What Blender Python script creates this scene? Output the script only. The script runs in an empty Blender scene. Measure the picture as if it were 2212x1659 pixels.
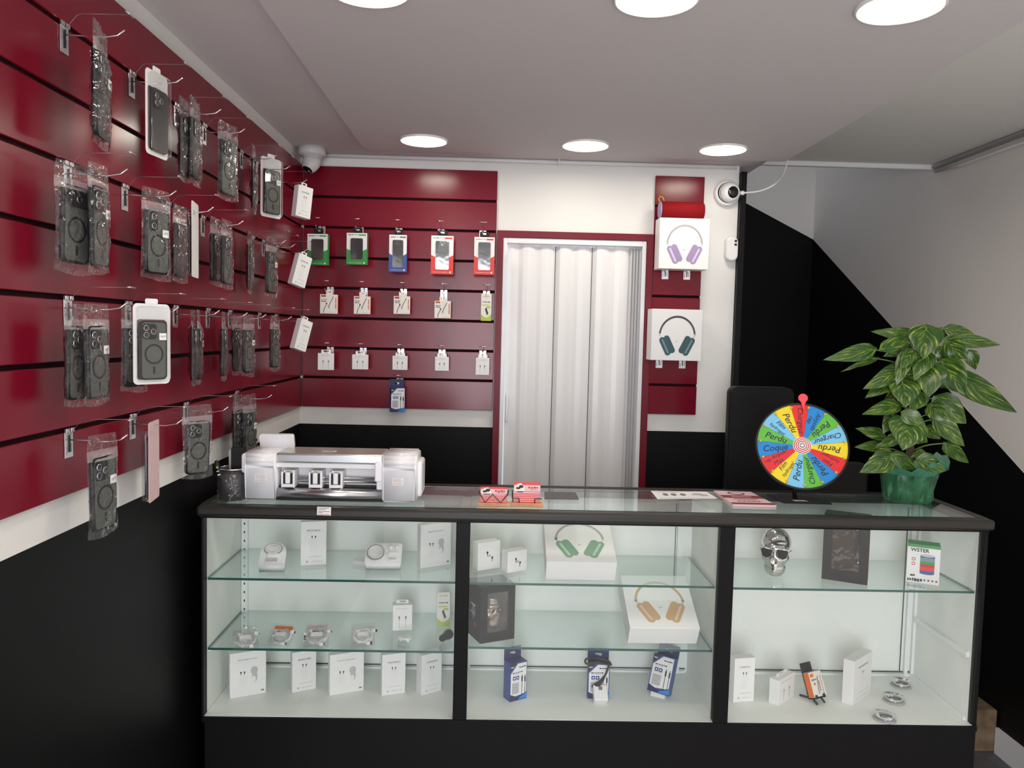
import bpy, bmesh, math, random
import numpy as np
from mathutils import Matrix, Vector
S = bpy.context.scene
COL = S.collection
rnd = random.Random(7)
PI = math.pi

# ------------------------------------------------------------------ camera
W_PX, H_PX, F_PX = 2212, 1659, 1700.0
HC = 1.55
_p, _yw, _r = [math.radians(a) for a in (3.661, 1.354, 1.374)]
_F = np.array([math.sin(_yw)*math.cos(_p), math.cos(_yw)*math.cos(_p), -math.sin(_p)])
_R = np.array([math.cos(_yw), -math.sin(_yw), 0.0]); _D = np.cross(_F, _R)
_c, _s = math.cos(_r), math.sin(_r)
RM = np.array([_c*_R - _s*_D, _s*_R + _c*_D, _F])
CAM = np.array([0, 0, HC])
cd = bpy.data.cameras.new('camera'); cam = bpy.data.objects.new('camera', cd); COL.objects.link(cam)
cd.sensor_width = 36; cd.sensor_fit = 'HORIZONTAL'; cd.lens = F_PX/W_PX*36; cd.clip_start = .02
cam.matrix_world = Matrix(((RM[0][0], -RM[1][0], -RM[2][0], 0), (RM[0][1], -RM[1][1], -RM[2][1], 0), (RM[0][2], -RM[1][2], -RM[2][2], HC), (0, 0, 0, 1)))
S.camera = cam
def ray(x, y): return RM.T @ np.array([(x-W_PX/2)/F_PX, (y-H_PX/2)/F_PX, 1.0])
def aty(x, y, Y): d = ray(x, y); return CAM + d*(Y/d[1])
def atx(x, y, X): d = ray(x, y); return CAM + d*(X/d[0])
def atz(x, y, Z): d = ray(x, y); return CAM + d*((Z-HC)/d[2])

# ------------------------------------------------------------------ light and exposure
S.view_settings.view_transform = 'Standard'; S.view_settings.look = 'None'
S.view_settings.gamma = 1.0; S.view_settings.exposure = 0.25; S.view_settings.use_curve_mapping = False
S.cycles.use_denoising = True
S.cycles.max_bounces = 10; S.cycles.diffuse_bounces = 5; S.cycles.glossy_bounces = 5
S.cycles.transparent_max_bounces = 32
S.cycles.sample_clamp_indirect = 6
wd = bpy.data.worlds.new('sky'); S.world = wd; wd.use_nodes = True
bg = wd.node_tree.nodes['Background']; bg.inputs[0].default_value = (.80, .88, 1, 1); bg.inputs[1].default_value = .75
def area(name, loc, rot, sx, sy, power, col):
    l = bpy.data.lights.new(name, 'AREA'); l.shape = 'RECTANGLE'; l.size = sx; l.size_y = sy; l.energy = power; l.color = col
    o = bpy.data.objects.new(name, l); COL.objects.link(o); o.location = loc; o.rotation_euler = rot; return o
# daylight entering through the shop window behind the camera
area('window_daylight', (-.10, -1.50, 1.35), (math.radians(90), 0, math.radians(-40)), 1.1, 1.85, 56, (.93, .96, 1))
LAMP_STRENGTH = 30.0

# ------------------------------------------------------------------ materials
def mat(name, col, rough=.5, metal=0.0, spec=.5, bump=0.0, bscale=200, var=0.0, vscale=20, emit=None, es=0, coat=0.0, trans=0.0, alpha=1.0):
    m = bpy.data.materials.new(name); m.use_nodes = True; nt = m.node_tree; b = nt.nodes['Principled BSDF']
    b.inputs['Base Color'].default_value = (*col, 1); b.inputs['Roughness'].default_value = rough; b.inputs['Metallic'].default_value = metal
    b.inputs['Specular IOR Level'].default_value = spec; b.inputs['Coat Weight'].default_value = coat
    b.inputs['Transmission Weight'].default_value = trans; b.inputs['Alpha'].default_value = alpha
    if emit: b.inputs['Emission Color'].default_value = (*emit, 1); b.inputs['Emission Strength'].default_value = es
    tc = nt.nodes.new('ShaderNodeTexCoord')
    if bump or var:
        if var:
            n = nt.nodes.new('ShaderNodeTexNoise'); n.inputs['Scale'].default_value = vscale; n.inputs['Detail'].default_value = 4
            nt.links.new(tc.outputs['Object'], n.inputs['Vector'])
            r = nt.nodes.new('ShaderNodeValToRGB')
            r.color_ramp.elements[0].color = (*[c*(1-var) for c in col], 1); r.color_ramp.elements[1].color = (*[min(1, c*(1+var)) for c in col], 1)
            r.color_ramp.elements[0].position = .3; r.color_ramp.elements[1].position = .7
            nt.links.new(n.outputs['Fac'], r.inputs['Fac']); nt.links.new(r.outputs['Color'], b.inputs['Base Color'])
        if bump:
            n2 = nt.nodes.new('ShaderNodeTexNoise'); n2.inputs['Scale'].default_value = bscale; n2.inputs['Detail'].default_value = 3
            nt.links.new(tc.outputs['Object'], n2.inputs['Vector'])
            bp = nt.nodes.new('ShaderNodeBump'); bp.inputs['Strength'].default_value = bump; bp.inputs['Distance'].default_value = .002
            nt.links.new(n2.outputs['Fac'], bp.inputs['Height']); nt.links.new(bp.outputs['Normal'], b.inputs['Normal'])
    return m
def film(name, tint, body, bodycol, rough=.08, bump=.6, bscale=60, fmul=1.0, dist=.004):
    """thin clear sheet: mostly transparent, a little body colour, fresnel gloss"""
    m = bpy.data.materials.new(name); m.use_nodes = True; nt = m.node_tree; nt.nodes.clear()
    out = nt.nodes.new('ShaderNodeOutputMaterial'); tr = nt.nodes.new('ShaderNodeBsdfTransparent'); tr.inputs[0].default_value = (*tint, 1)
    df = nt.nodes.new('ShaderNodeBsdfDiffuse'); df.inputs[0].default_value = (*bodycol, 1)
    gl = nt.nodes.new('ShaderNodeBsdfGlossy'); gl.inputs['Roughness'].default_value = rough; gl.inputs[0].default_value = (1, 1, 1, 1)
    fr = nt.nodes.new('ShaderNodeLayerWeight'); fr.inputs['Blend'].default_value = .5
    pw = nt.nodes.new('ShaderNodeMath'); pw.operation = 'POWER'; pw.inputs[1].default_value = 5   # Schlick
    mu = nt.nodes.new('ShaderNodeMath'); mu.operation = 'MULTIPLY_ADD'; mu.inputs[1].default_value = .96*fmul; mu.inputs[2].default_value = .04*fmul; mu.use_clamp = True
    m1 = nt.nodes.new('ShaderNodeMixShader'); m1.inputs[0].default_value = body
    m2 = nt.nodes.new('ShaderNodeMixShader')
    nt.links.new(tr.outputs[0], m1.inputs[1]); nt.links.new(df.outputs[0], m1.inputs[2])
    nt.links.new(fr.outputs['Facing'], pw.inputs[0]); nt.links.new(pw.outputs[0], mu.inputs[0]); nt.links.new(mu.outputs[0], m2.inputs[0])
    nt.links.new(m1.outputs[0], m2.inputs[1]); nt.links.new(gl.outputs[0], m2.inputs[2]); nt.links.new(m2.outputs[0], out.inputs[0])
    if bump:
        tc = nt.nodes.new('ShaderNodeTexCoord'); n = nt.nodes.new('ShaderNodeTexNoise'); n.inputs['Scale'].default_value = bscale; n.inputs['Detail'].default_value = 2
        bp = nt.nodes.new('ShaderNodeBump'); bp.inputs['Strength'].default_value = bump; bp.inputs['Distance'].default_value = dist
        nt.links.new(tc.outputs['Object'], n.inputs['Vector']); nt.links.new(n.outputs['Fac'], bp.inputs['Height'])
        for x in (gl, fr, df): nt.links.new(bp.outputs[0], x.inputs['Normal'])
    return m
M = {}
M['white_wall'] = mat('white_wall_paint', (.80, .79, .77), .6, bump=.25, bscale=350)
M['grey_wall'] = mat('warm_white_paint', (.85, .81, .77), .65, bump=.2, bscale=300)
M['ceiling'] = mat('mauve_ceiling_paint', (.64, .60, .605), .75, bump=.25, bscale=400)
M['ceiling_lightened'] = mat('lightened_ceiling_paint', (.82, .81, .77), .75, bump=.25, bscale=400)  # greener hue, made lighter because the recessed strip gets little light
M['black_wall'] = mat('black_wall_paint', (.0038, .0038, .0042), .5, spec=.18, bump=.2, bscale=300)
M['floor'] = mat('grey_vinyl_floor', (.10, .105, .115), .5, var=.2, vscale=30)
M['bounce_floor'] = mat('pale_bounce_floor', (.62, .60, .57), .45, var=.06, vscale=6)  # unseen floor made pale, added to bounce light onto ceiling and counter
M['red_board'] = mat('burgundy_board', (.185, .0040, .018), .21, bump=.04, bscale=500, spec=.34)
M['red_trim'] = mat('burgundy_trim', (.17, .006, .018), .4, spec=.3)
M['groove'] = mat('dark_groove', (.012, .0012, .003), .7, spec=.1)
M['white_pvc'] = mat('white_pvc', (.83, .82, .83), .35)
M['white_gloss'] = mat('white_gloss_plastic', (.84, .83, .86), .25)
M['white_paper'] = mat('white_card', (.82, .82, .82), .55)
M['white_soft'] = mat('white_box_card', (.86, .85, .85), .45)
M['wire'] = mat('thin_dull_wire', (.24, .22, .23), .3, metal=1)
M['chrome'] = mat('chrome_steel', (.78, .79, .81), .26, metal=1)
M['steel'] = mat('brushed_steel', (.62, .62, .64), .28, metal=1)
M['silver_paint'] = mat('silver_cover', (.62, .61, .57), .3, metal=.7)
M['black_plastic'] = mat('black_plastic', (.008, .008, .009), .32, spec=.35)
M['black_matt'] = mat('black_matt_card', (.007, .0065, .007), .5, spec=.3)
M['black_rim'] = mat('black_rubber_rim', (.006, .006, .007), .35, spec=.22)
M['smoke'] = mat('smoke_grey_case_back', (.085, .092, .080), .38, spec=.4)
M['lip'] = mat('black_brown_laminate', (.024, .021, .018), .4, spec=.4, bump=.1, bscale=300)
M['frame'] = mat('black_counter_laminate', (.0042, .0040, .0046), .45, spec=.16, bump=.1, bscale=200)
M['inner_white'] = mat('white_counter_lining', (.83, .85, .82), .45)
M['alu'] = mat('white_aluminium_rail', (.84, .86, .85), .35)
M['dark_line'] = mat('dark_seam', (.05, .055, .05), .6)
M['print'] = mat('grey_print', (.16, .16, .165), .6)
M['print_light'] = mat('pale_grey_print', (.52, .52, .53), .6)
M['print_black'] = mat('black_print', (.015, .015, .017), .55)
M['brown_ink'] = mat('brown_ink', (.30, .12, .08), .6)
M['red_ink'] = mat('red_ink', (.50, .02, .025), .5)
M['orange'] = mat('orange_card', (.80, .17, .02), .5)
M['green'] = mat('green_card', (.035, .28, .06), .45)
M['lime'] = mat('lime_card', (.42, .55, .05), .5)
M['blue'] = mat('blue_card', (.030, .075, .32), .4)
M['navy'] = mat('navy_card', (.012, .018, .12), .35)
M['sky'] = mat('sky_blue_card', (.01, .25, .70), .4)
M['redcard'] = mat('bright_red_card', (.72, .035, .03), .45)
M['cream'] = mat('cream_card', (.80, .76, .70), .5)
M['pink'] = mat('pink_leaflet', (.72, .50, .52), .5)
M['maroon_ink'] = mat('maroon_ink', (.22, .02, .04), .5)
M['wood'] = mat('pale_wood', (.62, .33, .16), .5, var=.15, vscale=40)
M['old_wood'] = mat('worn_step_wood', (.20, .135, .08), .6, var=.35, vscale=25)
M['red_fabric'] = mat('red_mesh_fabric', (.25, .004, .007), .75, spec=.2, bump=.8, bscale=500)
M['lilac'] = mat('lilac_print', (.36, .27, .47), .45); M['lilac_hi'] = mat('lilac_highlight_print', (.70, .58, .80), .45)
M['teal'] = mat('dark_teal_print', (.035, .09, .11), .45); M['teal_hi'] = mat('teal_highlight_print', (.16, .28, .31), .45)
M['mint'] = mat('sage_green_print', (.20, .38, .25), .45); M['mint_hi'] = mat('sage_highlight_print', (.45, .66, .50), .45)
M['sand'] = mat('sand_print', (.62, .40, .22), .45); M['sand_hi'] = mat('sand_highlight_print', (.78, .58, .42), .45)
M['band_grey'] = mat('headband_grey_print', (.42, .40, .41), .45); M['band_dark'] = mat('headband_dark_print', (.06, .06, .07), .45)
M['lamp'] = mat('lamp_diffuser', (1, 1, 1), .5, emit=(1, .93, .80), es=LAMP_STRENGTH)
M['lamp_trim'] = mat('white_lamp_trim', (.85, .83, .78), .4)
M['cam_white'] = mat('off_white_plastic', (.62, .61, .62), .4)
M['dark_glass'] = mat('dark_lens_glass', (.006, .006, .007), .06, coat=.5)
M['skull'] = mat('mirror_chrome', (.80, .79, .77), .07, metal=1)
M['cable_white'] = mat('white_cable', (.82, .82, .82), .4)
M['cable_black'] = mat('black_cable', (.012, .012, .012), .4)
M['grey_case'] = mat('grey_reel', (.30, .30, .31), .45)
M['mesh_grey'] = mat('dark_metal_mesh', (.075, .07, .07), .35, metal=.6, bump=1.0, bscale=400)
M['paper_green'] = mat('green_wrapping_paper', (.016, .105, .042), .42, var=.45, vscale=26, bump=1.0, bscale=45)
M['paper_green_in'] = mat('pale_green_wrapping_paper', (.065, .26, .155), .5, var=.25, vscale=14)
M['stem'] = mat('green_stem', (.16, .24, .07), .5); M['coir'] = mat('brown_moss_pole', (.12, .07, .05), .9, bump=1, bscale=120)
M['soil'] = mat('potting_soil', (.03, .02, .015), .9, bump=1, bscale=100)
for k, c in (('w_red', (.72, .012, .018)), ('w_blue', (.0, .22, .62)), ('w_green', (.10, .45, .045)), ('w_light', (.17, .52, .80)), ('w_yellow', (.80, .62, .005))):
    M[k] = mat('wheel_'+k[2:], c, .45)
M['peg'] = mat('amber_peg', (.75, .50, .06), .35); M['pointer'] = mat('coral_pointer', (.80, .06, .08), .4)
M['ink'] = mat('marker_ink', (.01, .012, .03), .5)
M['vinyl'] = mat('black_leatherette', (.0055, .0055, .006), .5, spec=.25, bump=.5, bscale=40)
M['gold'] = mat('ochre_strap', (.60, .36, .03), .5)
M['bag'] = film('clear_bag_film', (.96, .955, .96), .02, (.8, .78, .8), .11, .9, 48, 1.15, .011)
M['zip'] = film('milky_zip_strip', (.90, .88, .90), .24, (.8, .76, .78), .2, .4, 90, 1.3)
M['blister'] = film('clear_blister', (.96, .96, .96), .015, (.8, .8, .8), .06, .12, 20, 1.4)
M['window'] = film('clear_window_film', (.80, .77, .75), .03, (.5, .45, .4), .06, .8, 25, 1.8)
M['glass'] = film('clear_glass_pane', (.985, .992, .987), .0, (1, 1, 1), .0, 0, 1, .75)
M['shelf_glass'] = film('pale_green_shelf_glass', (.915, .957, .945), .04, (.70, .85, .82), .0, 0, 1, 1.0)
M['edge_glass'] = mat('green_glass_edge', (.012, .085, .075), .15)
M['black_card_window'] = mat('dim_box_interior', (.20, .16, .14), .5)

# ------------------------------------------------------------------ mesh builder
class MB:
    def __init__(self): self.bm = bmesh.new(); self.mats = []; self.T = Matrix.Identity(4)
    def mi(self, m):
        m = M[m] if isinstance(m, str) else m
        if m not in self.mats: self.mats.append(m)
        return self.mats.index(m)
    def v(self, p): return self.bm.verts.new(self.T @ Vector(p))
    def face(self, vs, m, smooth=False):
        try: f = self.bm.faces.new(vs)
        except ValueError: return None
        f.material_index = self.mi(m); f.smooth = smooth; return f
    def quad(self, pts, m): return self.face([self.v(p) for p in pts], m)
    def box(self, x0, x1, y0, y1, z0, z1, m, bev=0, seg=2, fm=None):
        """fm: other materials by face: front(-y) back left right top bottom"""
        P = [self.v((x, y, z)) for z in (z0, z1) for y in (y0, y1) for x in (x0, x1)]
        F = {'bottom': (0, 2, 3, 1), 'top': (4, 5, 7, 6), 'front': (0, 1, 5, 4), 'back': (2, 6, 7, 3), 'left': (0, 4, 6, 2), 'right': (1, 3, 7, 5)}
        fs = [self.face([P[i] for i in ix], (fm or {}).get(k, m)) for k, ix in F.items()]
        if bev:
            es = {e for f in fs for e in f.edges}
            r = bmesh.ops.bevel(self.bm, geom=list(es), offset=bev, segments=seg, affect='EDGES', profile=.5)
            for f in r['faces']: f.smooth = seg > 1
        return self
    def prism(self, out, y0, y1, m, smooth=False, mfront=None):
        """outline [(x,z)] counter-clockwise seen from -y, front at y0"""
        a = [self.v((x, y0, z)) for x, z in out]; b = [self.v((x, y1, z)) for x, z in out]; n = len(out)
        self.face(a, mfront or m); self.face(b[::-1], m)
        for i in range(n): self.face([a[(i+1) % n], a[i], b[i], b[(i+1) % n]], m, smooth)
        return self
    def ring(self, outer, inner, y0, y1, m):
        n = len(outer); A = [self.v((x, y0, z)) for x, z in outer]; B = [self.v((x, y0, z)) for x, z in inner]
        C = [self.v((x, y1, z)) for x, z in outer]; D = [self.v((x, y1, z)) for x, z in inner]
        for i in range(n):
            j = (i+1) % n
            self.face([A[i], A[j], B[j], B[i]], m); self.face([C[j], C[i], D[i], D[j]], m)
            self.face([A[j], A[i], C[i], C[j]], m, True); self.face([B[i], B[j], D[j], D[i]], m, True)
        return self
    def tube(self, pts, r, m, n=8, closed=False, caps=True):
        pts = [Vector(p) for p in pts]; N = len(pts); rings = []; up = None
        rr = r if isinstance(r, (list, tuple)) else [r]*N
        for i, p in enumerate(pts):
            a = pts[(i-1) % N] if closed or i > 0 else p; b = pts[(i+1) % N] if closed or i < N-1 else p
            t = (b-a).normalized() if (b-a).length > 1e-9 else Vector((0, 0, 1))
            if up is None: up = Vector((0, 0, 1)) if abs(t.z) < .9 else Vector((1, 0, 0))
            s = t.cross(up)
            if s.length < 1e-6: s = t.cross(Vector((1, .3, 0)))
            s.normalize(); up = s.cross(t).normalized()
            rings.append([self.v(p + rr[i]*(math.cos(2*PI*k/n)*s + math.sin(2*PI*k/n)*up)) for k in range(n)])
        for i in range(N if closed else N-1):
            A, B = rings[i], rings[(i+1) % N]
            for k in range(n): self.face([A[k], A[(k+1) % n], B[(k+1) % n], B[k]], m, True)
        if caps and not closed:
            self.face(rings[0][::-1], m); self.face(rings[-1], m)
        return self
    def lathe(self, prof, m, n=32, sx=1, sy=1, a0=0, fm=None):
        """profile [(r,z)] about local z"""
        R = []
        for r, z in prof:
            R.append([self.v((0, 0, z))] if r < 1e-6 else [self.v((r*sx*math.cos(a0+2*PI*k/n), r*sy*math.sin(a0+2*PI*k/n), z)) for k in range(n)])
        for i in range(len(R)-1):
            A, B = R[i], R[i+1]; mm = fm(i) if fm else m
            for k in range(n):
                k2 = (k+1) % n
                if len(A) == 1 and len(B) == 1: continue
                if len(A) == 1: self.face([A[0], B[k2], B[k]], mm, True)
                elif len(B) == 1: self.face([A[k], A[k2], B[0]], mm, True)
                else: self.face([A[k], A[k2], B[k2], B[k]], mm, True)
        return self
    def sphere(self, c, r, m, n=16, sc=(1, 1, 1)):
        T = self.T; self.T = T @ Matrix.Translation(c) @ Matrix.Diagonal((*sc, 1))
        self.lathe([(r*math.sin(PI*i/n), -r*math.cos(PI*i/n)) for i in range(n+1)], m, n*2); self.T = T; return self
    def text(self, s, size, m, loc=(0, 0), y=0.0, rot=0.0, align='CENTER', sx=1.0, bold=0.0):
        """flat lettering in the x/z plane facing -y"""
        key = (s, align, bold)
        if key not in TXT:
            cu = bpy.data.curves.new('txt', 'FONT'); cu.body = s; cu.align_x = align; cu.align_y = 'CENTER'; cu.size = 1; cu.resolution_u = 3; cu.offset = 0 if 'M' in s else (.008 if bold == .0015 else bold); cu.shear = .22 if bold == .0015 else 0
            o = bpy.data.objects.new('txt', cu); COL.objects.link(o); bpy.context.view_layer.update()
            me = bpy.data.meshes.new_from_object(o.evaluated_get(bpy.context.evaluated_depsgraph_get()))
            TXT[key] = ([tuple(v.co) for v in me.vertices], [tuple(p.vertices) for p in me.polygons])
            bpy.data.objects.remove(o); bpy.data.curves.remove(cu); bpy.data.meshes.remove(me)
        V, Fs = TXT[key]; c, sn = math.cos(rot), math.sin(rot); vs = []
        for x, yy, z in V:
            a, b = x*size*sx, yy*size
            vs.append(self.v((loc[0]+a*c-b*sn, y, loc[1]+a*sn+b*c)))
        for p in Fs: self.face([vs[i] for i in p], m)
        return self
    def bar(self, x0, x1, z0, z1, m, y): return self.quad([(x0, y, z0), (x1, y, z0), (x1, y, z1), (x0, y, z1)], m)
    def disc(self, cx, cz, r, m, y, n=20, rz=None): 
        return self.face([self.v((cx+r*math.cos(2*PI*k/n), y, cz+(rz or r)*math.sin(2*PI*k/n))) for k in range(n)], m)
    def mesh(self, name):
        me = bpy.data.meshes.new(name)
        bmesh.ops.recalc_face_normals(self.bm, faces=[f for f in self.bm.faces if len(f.edges) and not all(e.is_boundary for e in f.edges)])
        self.bm.to_mesh(me); self.bm.free()
        for m in self.mats: me.materials.append(m)
        return me
TXT = {}
def obj(name, mb, parent=None, loc=(0, 0, 0), rot=(0, 0, 0), label=None):
    o = bpy.data.objects.new(name, mb.mesh(name) if isinstance(mb, MB) else mb); COL.objects.link(o)
    o.location = loc; o.rotation_euler = rot
    if parent is not None: o.parent = parent
    if label: o['label'] = label
    return o
def tag(o, label, cat, group=None):
    o['label'] = label; o['category'] = cat
    if group: o['group'] = group
    return o
def thing(name, label, cat, loc=(0, 0, 0), rot=(0, 0, 0), group=None):
    o = bpy.data.objects.new(name, None); COL.objects.link(o); o.location = loc; o.rotation_euler = rot; o.empty_display_size = .02
    return tag(o, label, cat, group)
def struct(name, mb, parent=None):
    o = obj(name, mb, parent)
    if parent is None: o['kind'] = 'structure'
    return o
def copy_tree(o, parent=None):
    c = o.copy(); COL.objects.link(c)
    if parent is not None: c.parent = parent
    for ch in list(o.children): copy_tree(ch, c)
    return c
def rrect(w, h, r, n=5, cx=0, cz=0):
    out = []
    for sx, sz, a0 in ((1, -1, -PI/2), (1, 1, 0), (-1, 1, PI/2), (-1, -1, PI)):
        for k in range(n+1):
            a = a0 + PI/2*k/n; out.append((cx+sx*(w/2-r)+r*math.cos(a), cz+sz*(h/2-r)+r*math.sin(a)))
    return out
def circ(r, n=28, cx=0, cz=0, rz=None): return [(cx+r*math.cos(2*PI*k/n), cz+(rz or r)*math.sin(2*PI*k/n)) for k in range(n)]
def eul(*deg): return tuple(math.radians(a) for a in deg)

# ------------------------------------------------------------------ the setting
XL, XLW, YB, YBW = -.751, -.763, 3.10, 3.112     # slatwall faces and the walls behind them
XR, YS = 1.95, 4.86
DADO = 1.176
mb = MB(); mb.box(-.85, 2.05, 1.94, 5.0, -.05, 0, 'floor'); mb.box(-.85, 2.05, -2.7, 1.94, -.05, 0, 'bounce_floor'); struct('floor', mb)
mb = MB(); mb.box(-.90, XLW, -2.7, 3.25, DADO, 2.4, 'white_wall'); mb.box(-.90, XLW, -2.7, 3.25, 0, DADO, 'black_wall'); struct('wall_left', mb)
mb = MB()   # back wall round the door opening
for x0, x1, z0 in ((XLW, .014, 0), (.601, .945, 0)):
    mb.box(x0, x1, YBW, 3.25, z0, DADO, 'black_wall'); mb.box(x0, x1, YBW, 3.25, DADO, 2.4, 'white_wall')
mb.box(.014, .601, YBW, 3.25, 1.937, 2.4, 'white_wall'); struct('wall_back', mb)
mb = MB(); mb.box(.946, .968, 3.085, 3.25, 0, 2.20, 'black_wall'); struct('trim_1', mb)
mb = MB()   # stairwell: black paint below a slanting line on the far and right walls
def slant_wall(mb, P, up):  # P: list of (a, zline) along the wall, up: function a,z -> point
    for (a0, z0), (a1, z1) in zip(P, P[1:]):
        mb.quad([up(a0, 0), up(a1, 0), up(a1, z1), up(a0, z0)], 'black_wall')
        mb.quad([up(a0, z0), up(a1, z1), up(a1, 3.2), up(a0, 3.2)], 'grey_wall')
slant_wall(mb, [(.90, 2.69), (1.95, 2.175)], lambda a, z: (a, YS, z)); mb.box(.8, 2.05, YS+.002, YS+.1, 0, 3.2, 'grey_wall'); struct('wall_far', mb)
mb = MB(); slant_wall(mb, [(YS, 2.175), (2.815, 1.085), (.83, .0), (-2.7, 0.0)], lambda a, z: (XR, a, z)); mb.box(XR+.002, XR+.1, -2.7, YS+.1, 0, 3.2, 'grey_wall'); struct('wall_right', mb)
mb = MB(); mb.box(.90, .944, 3.252, YS, 0, 3.2, 'grey_wall'); struct('wall_stair', mb)
mb = MB(); mb.box(-.9, 2.05, -1.8, -1.7, 0, .35, 'grey_wall'); mb.box(-.9, 2.05, -1.8, -1.7, 2.3, 2.6, 'grey_wall')
mb.box(-.9, -.65, -1.8, -1.7, .35, 2.3, 'grey_wall'); mb.box(.58, 2.05, -1.8, -1.7, .35, 2.3, 'grey_wall'); struct('wall_front', mb)
# ceiling: dropped middle panel with the downlights, border left and back, higher strip on the right
mb = MB(); mb.box(-.49, 1.055, -2.7, 2.925, 2.206, 2.42, 'ceiling'); struct('ceiling', mb)
mb = MB(); mb.box(-.765, -.491, -2.7, 3.25, 2.226, 2.42, 'ceiling'); mb.box(-.491, 1.0, 2.926, 3.25, 2.226, 2.42, 'ceiling'); struct('ceiling_border', mb)
mb = MB(); mb.box(1.056, 1.95, -2.7, 3.52, 2.345, 2.42, 'ceiling_lightened'); mb.box(1.0, 1.056, 2.926, 3.52, 2.25, 2.42, 'ceiling'); struct('ceiling_right', mb)
mb = MB(); mb.box(.9, 2.05, 3.52, 4.2, 3.2, 3.25, 'ceiling'); mb.box(.9, 2.05, 3.40, 3.518, 2.421, 3.25, 'ceiling'); struct('ceiling_stairwell', mb)  # far end left open, added so sky light brightens the stairwell
mb = MB(); mb.box(1.03, 1.949, 3.522, 3.55, 2.325, 2.36, 'white_pvc', .006); struct('trim_2', mb)
mb = MB(); mb.box(1.938, 1.949, -2.6, 2.862, 0, .10, 'white_pvc'); struct('baseboard_right', mb)
mb = MB()   # slim cove along the top of the back wall
mb.tube([(-.75, 3.098, 2.218), (.93, 3.098, 2.218)], .008, 'white_pvc', 8); struct('trim_3', mb)
# red door surround and the white folding door
mb = MB()
mb.box(.001, .0255, 3.092, 3.16, 0, 1.950, 'red_trim'); mb.box(.589, .6135, 3.092, 3.16, 0, 1.950, 'red_trim'); mb.box(.0255, .589, 3.092, 3.16, 1.925, 1.950, 'red_trim')
struct('trim_4', mb)
mb = MB()
mb.box(.026, .042, 3.098, 3.15, 0, 1.924, 'white_pvc', .002); mb.box(.572, .588, 3.098, 3.15, 0, 1.924, 'white_pvc', .002); mb.box(.042, .572, 3.098, 3.15, 1.902, 1.924, 'white_pvc', .002)
door = struct('door_1', mb)
mb = MB()   # pleated leaf: shallow folds, closed stack at right
xs = [.046, .066, .088]; ys = [3.120, 3.118, 3.126]; xx = .088; k = 0
while xx < .520:
    for f, dy in ((.25, .010), (.5, .013), (.75, .010), (1, 0)): xs.append(xx+.0725*f); ys.append(3.126 - dy + (.004 if k % 2 else 0))
    xx += .0725; k += 1
for i in range(8): xs.append(xx + .0058*(i+1)); ys.append(3.112 if i % 2 else 3.142)
lo = [mb.v((x, y, .01)) for x, y in zip(xs, ys)]; hi = [mb.v((x, y, 1.906 - .010*abs(math.sin(i*PI/4)) * (1 if i > 2 else 0))) for i, (x, y) in enumerate(zip(xs, ys))]
for i in range(len(xs)-1): mb.face([lo[i], lo[i+1], hi[i+1], hi[i]], 'white_pvc', i % 4 not in (2, 3) and i < len(xs)-9)
obj('folding_leaf', mb, door)
mb = MB()
xx = .088
for i in range(6): mb.box(xx+.0725*i-.0012, xx+.0725*i+.0012, 3.1225, 3.126, .01, 1.898, 'dark_line' if i in (2, 4) else 'white_pvc')
obj('pleat_seam', mb, door)
mb = MB(); mb.box(.050, .060, 3.096, 3.104, 1.20, 1.315, 'white_gloss', .003); mb.box(.051, .059, 3.104, 3.118, 1.205, 1.215, 'white_gloss'); mb.box(.051, .059, 3.104, 3.118, 1.30, 1.31, 'white_gloss'); obj('handle', mb, door)
# first step of the stairs, behind the counter on the right
mb = MB(); mb.box(1.30, 1.946, 2.865, 3.03, 0, .165, 'old_wood', .006); mb.box(1.0, 1.946, 3.03, 3.30, 0, .34, 'black_wall', .004); mb.box(1.0, 1.946, 3.30, 3.56, 0, .52, 'black_wall', .004); struct('stair_step', mb)

# ------------------------------------------------------------------ slatwall panels
PITCH, Z0 = .1166, 1.245
def slat_panel(L):
    """red boards with dark slots, front face at y=0, width along x"""
    mb = MB()
    for k in range(8):
        z0 = Z0 + PITCH*k + (.0045 if k else 0); z1 = Z0 + PITCH*(k+1) - (.0045 if k < 7 else 0)
        mb.box(0, L, 0, .011, z0, z1, 'red_board', .0012, 1)
        if k: mb.box(.001, L-.001, .007, .011, z0-.009, z0, 'groove')
    return mb
o = obj('slatwall_panel', slat_panel(4.2), None, (XL, -1.1, 0), (0, 0, PI/2)); tag(o, 'long burgundy slatted wall panel covering the left wall, hung with phone cases', 'wall panel')
o = obj('slatwall_panel', slat_panel(.748), None, (-.750, YB, 0)); tag(o, 'burgundy slatted wall panel on the back wall left of the white folding door', 'wall panel')
o = obj('slatwall_panel', slat_panel(.192), None, (.615, YB, 0)); tag(o, 'narrow burgundy slatted wall panel right of the folding door, behind headphone boxes', 'wall panel')

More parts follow.
